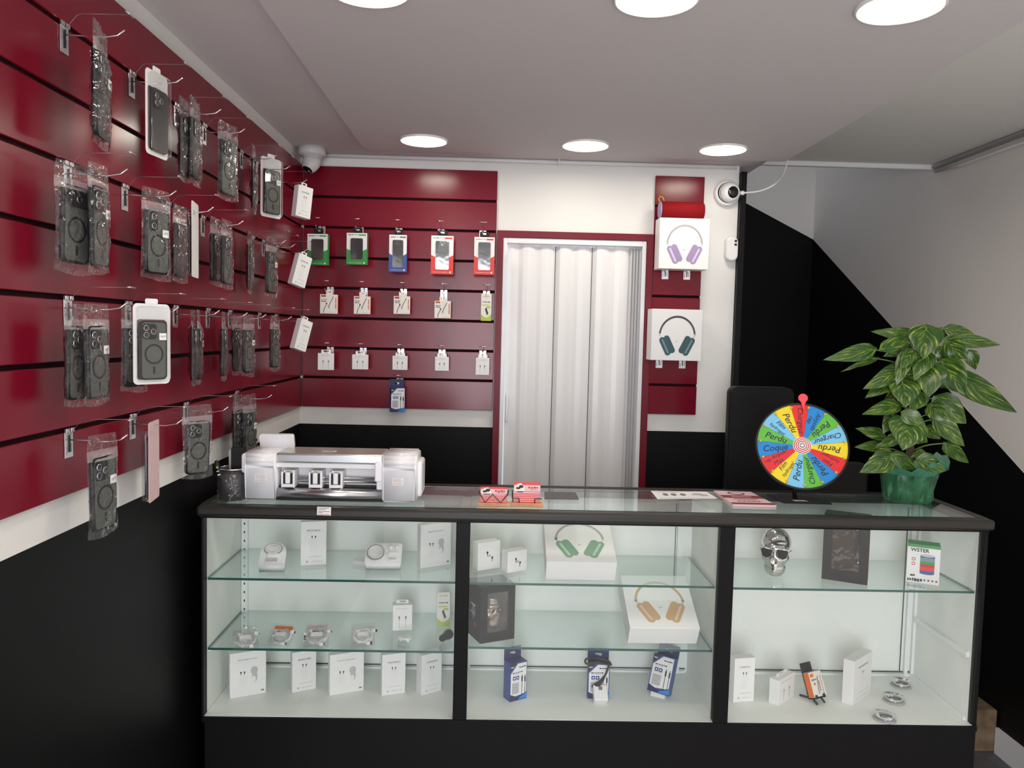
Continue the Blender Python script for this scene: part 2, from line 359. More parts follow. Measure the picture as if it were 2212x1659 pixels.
# ------------------------------------------------------------------ ceiling lamps
def lamp_proto():
    r = thing('ceiling_light', '', 'light', group='round downlights in the ceiling')
    mb = MB(); mb.lathe([(.083, 0), (.0835, -.004), (.080, -.007), (.077, -.006), (.077, 0)], 'lamp_trim', 48); obj('trim_ring', mb, r)
    mb = MB(); mb.lathe([(.077, -.001), (.077, -.005), (0, -.0055)], 'lamp', 48); obj('diffuser', mb, r)
    return r
LX = [(-.258, 'left'), (.299, 'middle'), (.777, 'right')]
pl = None
for Y, row in ((2.757, 'back row of round ceiling lights, near the back wall'), (1.563, 'front row of round ceiling lights, cut by the top edge'), (.37, 'unseen row of round ceiling lights behind the viewer')):  # unseen third row, added at the same spacing to brighten the right wall
    for x, nm in LX:
        r = lamp_proto() if pl is None else copy_tree(pl); pl = pl or r
        r.location = (x, Y, 2.206); r['label'] = '%s lamp of the %s' % (nm, row)

# ------------------------------------------------------------------ display counter
YC, YK = 1.95, 2.25
ZT = 1.109
XA, XB = -.725, 1.274
CELLS = [(-.713, -.085), (-.050, .582), (.620, 1.259)]
ZB = .566; ZG = 1.075
cnt = thing('display_counter', 'long black framed glass display counter with white lined shelves', 'counter', (0, YC, 0))
def cpart(name, mb, label=None):
    return obj(name, mb, cnt, (0, -YC, 0), label=label)
mb = MB(); mb.box(XA+.012, XB-.004, YC, YK+.02, .05, ZB-.012, 'frame', .002); mb.box(XA+.03, XB-.03, YC+.03, YK, 0, .05, 'frame'); cpart('plinth', mb)
mb = MB()   # rounded lip all round the top
mb.box(XA, XB, YC-.022, YC+.012, 1.082, ZT, 'lip', .008, 3); mb.box(XA, XB, YK-.012, YK+.03, 1.082, ZT-.0005, 'frame', .003)
mb.box(XA, XA+.022, YC+.010, YK-.010, 1.082, ZT-.0005, 'lip', .002); mb.box(XB-.030, XB, YC+.010, YK-.010, 1.082, ZT-.0005, 'lip', .003); cpart('top_rim', mb)
mb = MB()
mb.box(XA+.004, XB-.004, YC-.004, YC+.016, ZG, 1.0815, 'frame'); mb.box(XA+.008, XB-.004, YC-.004, YC+.016, ZB-.014, ZB-.0005, 'frame'); cpart('front_rail', mb)
for x0, x1 in ((XA+.006, -.713), (-.085, -.050), (.582, .620), (1.259, XB-.006)):
    mb = MB(); mb.box(x0, x1, YC-.004, YC+.022, ZB-.0005, ZG, 'frame', .0015); cpart('post', mb)
for x0, x1 in ((XA+.008, -.7135), (-.0795, -.0555), (.588, .614), (1.2595, XB-.008)):
    mb = MB(); mb.box(x0, x1, YC+.022, YK, ZB, 1.08, 'inner_white', fm={'left': 'frame'} if x0 < -.7 else ({'right': 'frame'} if x1 > 1.2 else None)); cpart('partition' if -.7 < x0 < 1 else 'side_panel', mb)
mb = MB(); mb.box(XA+.008, XB-.008, YK, YK+.012, ZB-.01, 1.08, 'inner_white', fm={'back': 'frame'}); cpart('back_panel', mb)
mb = MB(); mb.box(XA+.012, XB-.012, YC+.001, YK, ZB-.012, ZB, 'inner_white'); cpart('bottom_board', mb)
mb = MB(); mb.box(XA+.022, XB-.03, YC+.0125, YK-.0125, ZT-.006, ZT-.0006, 'shelf_glass', fm={'front': 'edge_glass'}); cpart('glass_top', mb)
SH1 = .9165
def shelf(x0, x1, z):
    mb = MB(); mb.box(x0+.001, x1-.001, YC+.024, YK-.004, z-.006, z, 'shelf_glass', fm={'front': 'edge_glass', 'left': 'edge_glass', 'right': 'edge_glass'}); cpart('glass_shelf', mb)
for i, (a, b) in enumerate(CELLS): shelf(a, b, SH1 - (.001, .002, .004)[i])
SH2 = [.7335, .7465]
shelf(*CELLS[0], SH2[0]); shelf(*CELLS[1], SH2[1])
for i, (a, b) in enumerate(CELLS):
    mb = MB(); mb.box(a, b, YC+.004, YC+.008, ZB, ZG, 'glass'); cpart('glass_front', mb)
# white shelf standards and runners
for x, s in ((-.700, 1), (.545, 1), (1.232, -1), (1.2520, -1)):
    mb = MB(); w = .018 if s > 0 else .010
    if x == -.700: x = -.7125; 
    mb.box(x, x+w, YK-.010, YK-.0005, ZB, 1.08, 'alu')
    if x < 0:
        for k in range(20): mb.box(x+.007, x+.011, YK-.0106, YK-.0099, ZB+.02+k*.025, ZB+.026+k*.025, 'dark_line')
    cpart('shelf_standard', mb)
mb = MB(); mb.box(-.7135, -.706, YC+.03, YK-.012, SH2[0]-.012, SH2[0]-.0065, 'alu'); cpart('shelf_runner', mb)
mb = MB(); mb.box(1.250, 1.2592, YC+.03, YK-.012, .735, .749, 'alu'); cpart('shelf_runner', mb)
mb = MB()
for a, b in CELLS:
    mb.box(a, b, YK-.006, YK-.0005, ZB, ZB+.006, 'alu'); mb.box(a, b, YK-.004, YK-.0005, ZB+.010, ZB+.013, 'dark_line')
mb.box(1.259-.006, 1.259-.0003, YC+.03, YK-.006, ZB, ZB+.008, 'alu')
mb.box(1.2215, 1.2235, YK-.003, YK-.0004, ZB+.013, 1.07, 'dark_line'); mb.box(.5395, .541, YK-.003, YK-.0004, ZB+.013, 1.07, 'dark_line'); cpart('sliding_track', mb)
# price label stuck on the rim
P = aty(700, 1104, YC-.0225)
mb = MB(); mb.box(-.017, .017, -.0006, 0, -.0105, .0105, 'white_paper')
for z, w in ((.0075, .014), (.004, .010), (-.001, .015), (-.004, .006), (-.0085, .015)): mb.bar(-.014, -.014+2*w*.93, z-.0007, z+.0007, 'brown_ink', -.0008)
o = obj('price_label', mb, None, tuple(P), eul(0, 1, 0)); tag(o, 'small white printed label stuck on the black counter rim under the plotter', 'label')

# ------------------------------------------------------------------ wire hooks of the slatwall
def hook_proto():
    r = thing('display_hook', '', 'hook')
    mb = MB(); mb.box(-.0135, .0135, -.0018, -.0004, -.046, .0, 'chrome', .0006, 1); mb.box(-.0135, -.002, -.005, -.0004, -.001, .007, 'chrome', .0008, 1); mb.box(.002, .0135, -.005, -.0004, -.001, .007, 'chrome', .0008, 1); mb.box(-.0018, .0018, -.0035, -.0016, -.036, -.006, 'black_plastic'); mb.box(-.010, -.0075, -.0025, -.0016, -.040, -.024, 'grey_case'); mb.box(.006, .0085, -.0025, -.0016, -.036, -.020, 'grey_case'); obj('back_plate', mb, r)
    mb = MB(); mb.tube([(0, -.002, -.014), (0, -.070, -.016), (0, -.092, -.012), (0, -.104, -.003)], .0014, 'chrome', 6); obj('prong', mb, r)
    mb = MB(); mb.tube([(.002, -.002, -.006), (.002, -.012, .008), (.002, -.022, .020), (.002, -.030, .023), (.002, -.112, .024)], .00045, 'wire', 5)
    mb.tube([(-.013, -.112, .024), (.017, -.112, .024)], .0013, 'chrome', 6); obj('ticket_arm', mb, r)
    return r
HOOK = None
ORD = ['first', 'second', 'third', 'fourth', 'fifth', 'sixth', 'seventh', 'eighth', 'ninth']
def hook(loc, rz, label, group):
    global HOOK
    r = hook_proto() if HOOK is None else copy_tree(HOOK); HOOK = HOOK or r
    r.location = loc; r.rotation_euler = (0, 0, rz); r['label'] = label; r['group'] = group; return r
SLOT = lambda k: Z0 + PITCH*k
ROWS = {1: (SLOT(7), 'top'), 2: (SLOT(5), 'second'), 3: (SLOT(3), 'third'), 4: (SLOT(1), 'lowest')}
LH = {1: [1.403, 1.655, 1.881, 2.056, 2.35, 2.50, 2.72], 2: [1.41, 1.621, 1.83, 2.045, 2.46, 2.57, 2.73], 3: [1.404, 1.631, 1.87, 2.08, 2.25, 2.53, 2.72], 4: [1.402, 1.648, 1.931, 2.311]}
for row, ys_ in LH.items():
    z, nm = ROWS[row]
    for i, y in enumerate(ys_):
        hook((XL, y, z-.004), PI/2, '%s chrome wire hook from the left in the %s row of the left red wall' % (ORD[i], nm), 'hooks on the left red wall')

# ------------------------------------------------------------------ phone cases and their packs
def case_parts(par, style, T=Matrix.Identity(4), sticker=None):
    """a phone case, back towards -y, centred at the local origin; 75 x 155 mm"""
    w, h, t = .075, .155, .010
    mb = MB(); mb.T = T
    black = style in ('black', 'dark')
    mb.prism(rrect(w, h, .012), -t/2, t/2, 'black_rim' if not black else 'black_plastic', True, 'black_rim' if not black else 'black_plastic')
    if not black: mb.prism(rrect(w-.009, h-.009, .010), -t/2-.0005, -t/2+.0005, 'smoke')
    c = obj('phone_case', mb, par)
    mb = MB(); mb.T = T; y = -t/2-.0005
    if style == 'pill':
        mb.prism(rrect(w-.010, .034, .016, cz=.052), y-.003, y, 'black_rim', True); lens = [(.002, .052)]
    elif style == 'dual':
        mb.prism(rrect(.026, .046, .012, cx=-.017, cz=.046), y-.003, y, 'black_rim', True); lens = [(-.017, .057), (-.017, .035)]
    else:
        mb.prism(rrect(.039, .040, .009, cx=-.013, cz=.049), y-.003, y, 'black_rim', True); lens = [(-.023, .058), (-.023, .040), (-.003, .049)]
    cb = obj('camera_frame', mb, c)
    for lx, lz in lens:
        mb = MB(); mb.T = T @ Matrix.Translation((lx, y-.003, lz)) @ Matrix.Rotation(PI/2, 4, 'X')
        mb.lathe([(.0075, 0), (.0075, .0012), (.0062, .0014), (.0058, .0006), (0, .0008)], 'black_plastic', 20, fm=lambda i: 'steel' if i < 2 else 'dark_glass'); obj('lens', mb, c)
    if style in ('ring', 'pill', 'dual'):
        mb = MB(); mb.T = T
        mb.ring(circ(.0265, 36, 0, -.010), circ(.0218, 36, 0, -.010), y-.0006, y, 'black_rim'); mb.prism(rrect(.0055, .020, .002, 2, 0, -.052), y-.0006, y, 'black_rim'); obj('magnet_ring', mb, c)
    if sticker:
        mb = MB(); mb.T = T; sx, sz = sticker
        mb.box(sx-.010, sx+.010, -t/2-.0058, -t/2-.0052, sz-.009, sz+.009, 'white_paper'); mb.text('14 P', .009, 'print_black', (sx, sz), -t/2-.006); obj('price_sticker', mb, par)
    return c
def bag_parts(par, seed, w=.098, h=.215, fat=.010):
    """zip bag of thin film round the case; its hang hole at the top, prong at local z=0"""
    r = random.Random(seed); mb = MB(); nx, nz = 10, 20
    top = .012
    g = {}
    for s in (-1, 1):
        for i in range(nx+1):
            for j in range(nz+1):
                u, v = i/nx, j/nz
                x = (u-.5)*w*(1 + .03*math.sin(7*v+seed)); z = top - h*(1-v) + .004*math.sin(5*u+seed)*(1 if j in (0,) else 0)
                edge = min(1, 5*u, 5*(1-u)) * min(1, 5*v) * (1 if v < .74 else max(.06, 1-(v-.74)/.08))
                y = s*(fat*edge + .0004) + (r.uniform(-1, 1)*.0022 + .004*math.sin(3*u+4*v+seed)*(1-edge)) * (1 if 0 < i < nx else .3)
                if v > .80: x *= 1 - .10*((v-.8)/.2)**2*abs(2*u-1)
                g[s, i, j] = mb.v((x, y, z))
        for i in range(nx):
            for j in range(nz):
                a = [g[s, i, j], g[s, i+1, j], g[s, i+1, j+1], g[s, i, j+1]]
                mb.face(a, 'zip' if j in (15, 16) and s < 0 else 'bag', True)
    o = obj('plastic_bag', mb, par)
    return o
def blister_parts(par, w=.100, h=.205, fat=.014, frame='white_paper'):
    mb = MB(); top = .018; cz = top - h/2
    mb.ring(rrect(w, h, .012, 5, 0, cz), rrect(w-.016, h-.052, .010, 5, 0, cz-.014), .004, .0055, frame)
    mb.prism(rrect(.034, .014, .004, 3, 0, top+.006), .004, .0055, frame); obj('card_frame', mb, par)
    mb = MB(); mb.prism(rrect(w-.014, h-.012, .011, 5, 0, cz), -fat+.004, .0035, 'blister', True); obj('clear_shell', mb, par)
def pack(kind, seed):
    r = thing('packaged_phone_case', '', 'phone case')
    T = Matrix.Translation((0, 0, -.112)) @ Matrix.Rotation(.02*((seed*7) % 5-2), 4, 'Y')
    st = (.020, .026) if seed % 2 else None
    if kind == 'ring': case_parts(r, 'ring', T, st); bag_parts(r, seed)
    elif kind == 'dual': case_parts(r, 'dual', T, (.020, .020)); bag_parts(r, seed)
    elif kind == 'pill': case_parts(r, 'pill', T); bag_parts(r, seed, .112, .222, .013)
    elif kind == 'black': case_parts(r, 'black', T, st); bag_parts(r, seed)
    elif kind == 'bring': case_parts(r, 'ring', Matrix.Translation((0, 0, -.100)) @ Matrix.Diagonal((.97, 1, .97, 1)), (.022, .036)); blister_parts(r)
    elif kind == 'bblack': case_parts(r, 'black', Matrix.Translation((0, 0, -.100)) @ Matrix.Diagonal((.97, 1, .97, 1))); blister_parts(r)
    elif kind == 'card':
        case_parts(r, 'black', Matrix.Translation((0, .006, -.100)) @ Matrix.Rotation(PI, 4, 'Z')); mb = MB(); mb.prism(rrect(.098, .205, .008, 4, 0, -.0845), -.0025, -.001, 'pink' if seed == 1 else 'white_paper')
        mb.bar(-.030, -.010, -.005, -.018, 'print_light', -.0027); obj('backing_card', mb, r)
        mb = MB(); mb.prism(rrect(.086, .180, .011, 5, 0, -.095), .0, .016, 'blister', True); obj('clear_shell', mb, r)
    return r
PROTO = {}
# kind, hook y, row, pixel box (x0, x1, top, bottom) in the photo, side turned, label
G = 'phone cases hanging on the left red wall'
PK = [
 ('black', 1.403, 1, (195, 240, 58, 312), 1, 'thin bagged black case seen edge-on, topmost and leftmost pack on the red wall'),
 ('bblack', 1.655, 1, (315, 370, 163, 350), 1, 'black case in white-bordered blister catching a bright lamp glare, top row'),
 ('black', 1.92, 1, (383, 415, 212, 390), 1, 'crinkled bag with black case, back one of the pair in the top row'),
 ('black', 1.86, 1, (405, 438, 215, 396), 1, 'crinkled bag with black case, front one of the pair in the top row'),
 ('ring', 2.056, 1, (467, 518, 266, 430), 1, 'bagged grey case with dark ring hanging alone in the top row middle'),
 ('black', 2.35, 1, (541, 556, 312, 460), 1, 'narrow bagged case seen edge-on beside the white blister in the top row'),
 ('bring', 2.50, 1, (562, 613, 345, 478), 1, 'white-bordered blister with ringed grey case, top row near the corner camera'),
 ('pill', 1.455, 2, (117, 205, 352, 588), 1, 'wide crinkly bag with ringed grey case and broad black camera strip, second row'),
 ('ring', 1.39, 2, (186, 240, 352, 588), 1, 'narrower bag hanging in front of the wide crinkly bag, second row left'),
 ('dual', 1.621, 2, (303, 372, 408, 602), 1, 'bagged grey case with round ring, tall camera frame and price sticker, second row'),
 ('black', 1.70, 2, (370, 408, 443, 608), 1, 'bagged black case just right of the stickered ring case, second row'),
 ('card', 1.83, 2, (408, 432, 442, 606), 1, 'white card blister seen edge-on in the second row'),
 ('black', 2.07, 2, (450, 482, 470, 615), 1, 'shiny bagged black case, left of the pair in the second row middle'),
 ('ring', 2.01, 2, (474, 506, 474, 622), 1, 'bagged ringed grey case, right of the pair in the second row middle'),
 ('black', 2.46, 2, (531, 548, 498, 632), 1, 'very thin edge-on bagged case in the second row right of the pair'),
 ('ring', 2.57, 2, (570, 602, 512, 640), 1, 'bagged grey case hanging beside the middle tilted white box, second row'),
 ('ring', 1.45, 3, (136, 190, 655, 875), 1, 'bagged ringed case at far left of the third row, behind its twin'),
 ('ring', 1.385, 3, (178, 240, 655, 872), 1, 'bagged ringed case with sticker at left of the third row, front of two'),
 ('black', 1.68, 3, (260, 320, 662, 845), 1, 'bagged dark case behind the white card blister, third row'),
 ('bring', 1.58, 3, (288, 372, 660, 842), 1, 'white card blister with grey case, three lenses and big ring, facing front in third row'),
 ('black', 1.85, 3, (409, 427, 668, 830), 1, 'edge-on bagged case, left of two thin ones in the third row'),
 ('black', 1.885, 3, (420, 438, 668, 828), 1, 'edge-on bagged case, right of two thin ones in the third row'),
 ('black', 2.08, 3, (474, 492, 672, 820), 1, 'single thin edge-on bagged case in the third row middle'),
 ('ring', 2.29, 3, (498, 526, 680, 808), 1, 'bagged case with black camera frame, left of the third-row pair near the corner'),
 ('ring', 2.22, 3, (520, 553, 678, 812), 1, 'bagged grey ringed case, right of the third-row pair near the corner'),
 ('ring', 2.53, 3, (580, 607, 680, 800), 1, 'small-looking bagged case next to the lowest tilted white box, third row'),
 ('ring', 1.402, 4, (187, 258, 935, 1155), 1, 'lowest bagged ringed case at bottom left, hanging down over the black dado'),
 ('card', 1.648, 4, (315, 347, 912, 1088), 1, 'pinkish backing card with black case seen edge-on in the lowest row'),
 ('ring', 1.931, 4, (392, 461, 873, 1032), 1, 'bagged case with three lenses and ring beside the pen cup, lowest row'),
 ('black', 2.36, 4, (500, 528, 852, 1000), 1, 'bagged dark case behind the cutting plotter, left of two in the lowest row'),
 ('ring', 2.28, 4, (520, 558, 850, 1002), 1, 'bagged ringed case behind the cutting plotter, right of two in the lowest row'),
]
HPK = {'ring': .215, 'dual': .215, 'black': .215, 'pill': .222, 'bring': .215, 'bblack': .215, 'card': .21}
WPK = {'ring': .096, 'dual': .096, 'black': .094, 'pill': .112, 'bring': .100, 'bblack': .100, 'card': .098}
for i, (kind, hy, row, (x0, x1, y0, y1), sg, lab) in enumerate(PK):
    xc, yc = (x0+x1)/2, (y0+y1)/2
    P = aty(xc, yc, hy)
    need = XL + (.030 if x1-x0 < 30 else .042)
    if P[0] < need: P = atx(xc, yc, need)
    if P[0] > XL+.10: P = atx(xc, yc, XL+.10)
    D = (P - CAM) @ RM[2]; D2 = math.hypot(P[0], P[1])
    hh = (y1-y0)*D/F_PX; sc = hh/HPK[kind]
    wf = max(.06, min(1, ((x1-x0)*D/F_PX/sc - .014)/WPK[kind]))
    rho = math.asin(max(-1, min(1, -P[0]/D2))) + sg*math.acos(wf)
    key = (kind, i % 3)
    r = pack(kind, i % 3 + 1) if key not in PROTO else copy_tree(PROTO[key]); PROTO.setdefault(key, r)
    r.location = (P[0], P[1], P[2] + hh/2 - .014*sc); r.scale = (sc,)*3; r.rotation_euler = (0, 0, rho)
    r['label'] = lab; r['group'] = G

# ------------------------------------------------------------------ print helpers for small white boxes
def scrib(mb, x0, x1, z, y, m='print', h=.0012, seed=0):
    r = random.Random(seed); x = x0
    while x < x1:
        w = min(x1-x, r.uniform(.002, .007)); mb.bar(x, x+w, z-h/2*r.uniform(.6, 1.2), z+h/2*r.uniform(.6, 1.2), m, y); x += w + r.uniform(.0007, .0018)
def bud(mb, x, z, y, m='print', s=1.0, flip=1):
    mb.disc(x, z, .0022*s, m, y, 10, .0028*s); mb.bar(x+(-.0003 if flip > 0 else -.0012)*s, x+(.0012 if flip > 0 else .0003)*s, z-.008*s, z, m, y)
def white_box(mb, w, h, d, kind, seed=0, m='white_soft'):
    """white accessory box standing on z=0, front at y=0"""
    mb.box(-w/2, w/2, 0, d, 0, h, m, .0008, 1); y = -.0004
    if kind == 'tall':
        scrib(mb, -w*.26, w*.26, h*.80, y, 'print', .0022, seed); scrib(mb, -w*.26, w*.30, h*.775, y, 'print_light', .0012, seed+1)
        bud(mb, -.004, h*.66, y, 'print_black', .8); bud(mb, .005, h*.655, y, 'print_black', .8, -1)
        mb.prism(rrect(w*.28, h*.30, w*.1, 4, 0, h*.44), y-.0001, y+.0003, 'white_paper')
        scrib(mb, -w*.2, w*.35, h*.20, y, 'print_light', .0014, seed+2); scrib(mb, -w*.1, w*.35, h*.09, y, 'print_light', .0014, seed+3); mb.disc(-w*.25, h*.09, .003, 'print_light', y, 8)
    elif kind == 'wide':
        scrib(mb, -w*.28, w*.25, h*.83, y, 'print_light', .003, seed)
        bud(mb, -w*.20, h*.55, y, 'print_black', .9); bud(mb, -w*.10, h*.545, y, 'print_black', .9, -1)
        mb.prism(rrect(w*.22, h*.24, .008, 4, -w*.15, h*.34), y-.0001, y, 'white_paper')
        mb.disc(w*.17, h*.56, w*.10, 'print_light', y, 16, h*.09); mb.disc(w*.18, h*.42, w*.08, 'print_light', y-.0002, 16, h*.13); mb.disc(w*.15, h*.36, w*.06, 'white_paper', y-.0004, 16, h*.08)
        mb.bar(w*.36, w*.44, h*.07, h*.10, 'print', y)
    elif kind == 'buds':
        scrib(mb, -w*.35, w*.3, h*.86, y, 'print_light', .0016, seed); bud(mb, -w*.17, h*.52, y, 'print', 1.1); bud(mb, w*.17, h*.52, y, 'print', 1.1, -1)
        mb.bar(-w*.18, -w*.16, h*.1, h*.42, 'print_light', y); mb.bar(w*.15, w*.17, h*.1, h*.42, 'print_light', y)
    elif kind == 'cube':
        bud(mb, -w*.08, h*.62, y, 'print_black', 1.3); bud(mb, w*.14, h*.42, y, 'print_black', 1.3, -1); mb.disc(w*.02, h*.5, .004, 'print_light', y, 10)
    return mb
def hang_tab(mb, w, h, zt, d, m='white_soft'):
    mb.ring(rrect(w, h, .003, 3, 0, zt+h/2-.0012), rrect(w*.55, h*.34, .0015, 3, 0, zt+h*.55), d, d+.0012, m)

# ------------------------------------------------------------------ tilted white boxes on the left wall, near the corner
def hang_box(label, px, hy, w, h, d, tilt, rz):
    P = aty(px[0], px[1], hy); P[0] = max(P[0], XL+.05)
    r = thing('accessory_box', label, 'box', tuple(P), (0, tilt, rz), 'white boxes hanging near the corner')
    mb = MB(); mb.T = Matrix.Translation((0, -d/2, -h/2))
    white_box(mb, w, h, d, 'tall'); obj('carton', mb, r)
    mb = MB(); mb.T = Matrix.Translation((0, -d/2, h/2)); hang_tab(mb, .022, .014, 0, d*.5); obj('hang_tab', mb, r)
hang_box('upper of three tilted white boxes hanging beside the corner camera', (653, 437), 2.70, .058, .105, .026, .12, math.radians(48))
hang_box('middle of three tilted white boxes hanging at the wall corner, before the green pack', (648, 585), 2.72, .054, .108, .026, .28, math.radians(48))
hang_box('lowest of three tilted white boxes hanging at the wall corner', (651, 724), 2.72, .050, .106, .026, .30, math.radians(52))

# ------------------------------------------------------------------ back wall: five columns of hooks and what hangs on them
HB = [(2, SLOT(6), 'top', [695, 778, 862, 953, 1043]), (1, SLOT(4), 'middle', [714, 787, 872, 959, 1051]), (0, SLOT(2), 'lower', [714, 785, 866, 955, 1043])]
BX = {}
for n, z, nm, px in HB:
    for i, x in enumerate(px):
        y = 721 - (z-HC)/3.1*F_PX + .02*(x-1106)
        X = aty(x, y, YB)[0]; BX[n, i] = X
        hook((X, YB, z-.004), 0, '%s chrome hook from the left in the %s row of the back red panel' % (ORD[i], nm), 'hooks on the back red panel')
X = aty(864, 830, YB)[0]; BX['b'] = X
hook((X, YB, SLOT(1)-.004), 0, 'single chrome hook holding the blue box low on the back red panel', 'hooks on the back red panel')
for px, k, lab in ((1437, 5, 'left chrome hook under the lilac headphone box'), (1484, 5, 'right chrome hook under the lilac headphone box'), (1424, 2, 'left chrome hook under the dark headphone box'), (1474, 2, 'right chrome hook under the dark headphone box')):
    k2 = 5 if k == 5 else 2
    X = aty(px, 580 if k == 5 else 775, YB)[0]
    hook((X, YB, SLOT(k2)-.004), 0, lab, 'hooks on the narrow red panel').scale = (1, .70, 1)
    
def power_bank(i, px, col, colname, lab):
    x0, x1, y0, y1 = px; Y = 3.015
    w, h, d = (x1-x0)*Y/F_PX, (y1-y0)*Y/F_PX, .026
    P = aty((x0+x1)/2, y0, Y)
    r = thing('power_bank_box', lab, 'power bank', tuple(P), (0, 0, math.radians(-3+1.2*i)), 'boxed power banks on the back red panel')
    mb = MB(); mb.box(-w/2, w/2, 0, d, -h, 0, 'white_paper', .0006, 1, fm={'right': col, 'bottom': col, 'left': col}); y = -.0005
    n = 10   # coloured lower part with a curved upper edge
    up = [(-w/2+w*k/n, -h*.50 - h*.10*math.sin(PI*k/n)*1.0) for k in range(n+1)]
    mb.prism([(-w/2, -h), (w/2, -h)] + up[::-1], y, 0, col)
    scrib(mb, -w*.42, -w*.14, -h*.065, y, 'print_black', .003, i); scrib(mb, -w*.10, w*.08, -h*.06, y, 'print', .0022, i+4)
    mb.bar(w*.10, w*.44, -h*.085, -h*.045, 'print' if colname == 'blue' else col, y)
    scrib(mb, -w*.40, w*.25, -h*.945, y-.0003, 'cream', .0014, i+7); mb.disc(w*.36, -h*.945, .0035, 'cream', y-.0003, 10)
    obj('carton', mb, r)
    mb = MB(); tall = h > .125; cz = -h*(.51 if tall else .50); wh = h*(.74 if tall else .66)
    mb.prism(rrect(w*.60, wh, .006, 4, 0, cz), -.0012, .0005, 'black_plastic', True); b = obj('battery', mb, r)
    mb = MB(); mb.prism(rrect(w*.60, wh, .006, 4, 0, cz), -.0042, -.0016, 'blister', True); obj('clear_window', mb, r)
    mb = MB(); mb.ring(rrect(w*.46, .024, .004, 3, 0, .010), rrect(w*.20, .007, .002, 3, 0, .013), d*.5, d*.5+.001, 'black_matt'); obj('hang_tab', mb, r)
power_bank(0, (664, 708, 505, 571), 'green', 'green', 'green and white power bank box at far left, partly behind a tilted white box')
power_bank(1, (749, 793, 503, 570), 'green', 'green', 'green and white power bank box hanging second on the back red panel')
power_bank(2, (841, 879, 507, 586), 'blue', 'blue', 'blue and white power bank box hanging in the middle of the back panel')
power_bank(3, (932, 980, 509, 591), 'redcard', 'red', 'red and white power bank box hanging left of another red one')
power_bank(4, (1025, 1069, 512, 592), 'redcard', 'red', 'red and white power bank box nearest the folding door')

def cable_box(i, px, lab):
    x0, x1, y0, y1 = px; Y = 3.03; w, h, d = (x1-x0-4)*Y/F_PX, (y1-y0)*Y/F_PX, .028
    P = aty((x0+x1)/2, y0, Y)
    r = thing('earphone_cable_box', lab, 'accessory', tuple(P), (0, 0, math.radians(6)), 'orange sided cable boxes on the back red panel')
    mb = MB(); mb.box(-w/2, w/2, 0, d, -h, 0, 'cream', .0006, 1, fm={'right': 'orange', 'left': 'orange', 'top': 'orange'}); y = -.0005
    mb.bar(-w*.44, -w*.16, -h*.14, -h*.03, 'orange' if i != 2 else 'redcard', y); scrib(mb, -w*.42, -w*.18, -h*.085, y-.0003, 'print_black', .003, i)
    scrib(mb, -w*.42, -w*.12, -h*.27, y, 'print_black', .003, i+3); scrib(mb, -w*.42, -w*.15, -h*.36, y, 'print_black', .0035, i+5)
    mb.tube([(-w*.30, y, -h*.95), (-w*.26, y, -h*.75), (-w*.12, y, -h*.50)], .0011, 'print_black', 4); mb.tube([(-w*.02, y, -h*.66), (w*.10, y, -h*.40), (w*.26, y, -h*.10)], .0011, 'print_black', 4)
    mb.disc(0, -h*.68, .004, 'print_light', y, 10); mb.disc(-w*.13, -h*.47, .003, 'print_black', y, 8)
    for k in range(7): mb.bar(w*.36, w*.43, -h*(.22+.09*k), -h*(.16+.09*k), 'red_ink' if k % 3 else 'orange', y)
    scrib(mb, w*.0, w*.4, -h*.93, y, 'print_light', .0014, i+9); obj('carton', mb, r)
    mb = MB(); mb.T = Matrix.Translation((0, 0, 0)); mb.ring(rrect(.024, .018, .003, 3, 0, .008), rrect(.012, .006, .002, 3, 0, .010), d*.5, d*.5+.0008, 'white_paper'); obj('hang_tab', mb, r)
for i, (px, lab) in enumerate((((690, 731, 636, 677), 'white cable box with orange side, leftmost on the back red panel'), ((763, 802, 640, 678), 'white cable box with orange side, second on the back red panel'),
        ((849, 888, 640, 678), 'white cable box with red corner logo, third on the back red panel'), ((937, 976, 650, 687), 'white cable box with orange side, hanging lowest, fourth on the back panel'))): cable_box(i, px, lab)
def lime_card(mb, w, h, y):
    """print of the lime and white charger card, z from -h to 0"""
    n = 8
    mb.prism([(-w/2, -h), (w/2, -h)] + [(w/2-w*k/n, -h*.78 + h*.14*math.sin(PI*k/n)*-1 + h*.04) for k in range(n+1)], y, y+.0006, 'lime')
    scrib(mb, -w*.3, w*.3, -h*.10, y, 'lime', .003, 3); scrib(mb, -w*.34, w*.35, -h*.31, y, 'print_black', .003, 4); scrib(mb, -w*.38, w*.32, -h*.42, y, 'lime', .003, 5); mb.bar(0, w*.38, -h*.53, -h*.47, 'lime', y)
    mb.prism([(-w*.12, -h*.56), (w*.02, -h*.52), (w*.22, -h*.74), (w*.08, -h*.78)][::-1], y-.0008, y, 'print_black')
P = aty(1051, 634, 3.05); w, h = .040, .105
r = thing('car_charger_card', 'lime green and white charger card hanging beside the folding door', 'accessory', tuple(P))
mb = MB(); mb.prism(rrect(w, h, .004, 3, 0, -h/2), 0, .012, 'cream'); lime_card(mb, w, h, -.0008); obj('card', mb, r)
def bud_box(i, px, lab):
    x0, x1, y0, y1 = px; Y = 3.035; w, h, d = (x1-x0)*Y/F_PX, (y1-y0)*Y/F_PX, .022
    P = aty((x0+x1)/2, y0, Y)
    r = thing('earphone_box', lab, 'earphones', tuple(P), (0, 0, math.radians((8, 4, 0, 6, -2)[i])), 'white earphone boxes on the back red panel')
    mb = MB(); mb.T = Matrix.Translation((0, 0, -h)); white_box(mb, w, h, d, 'buds', i); obj('carton', mb, r)
    mb = MB(); hang_tab(mb, .036, .015, -.001, d*.45); obj('hang_tab', mb, r)
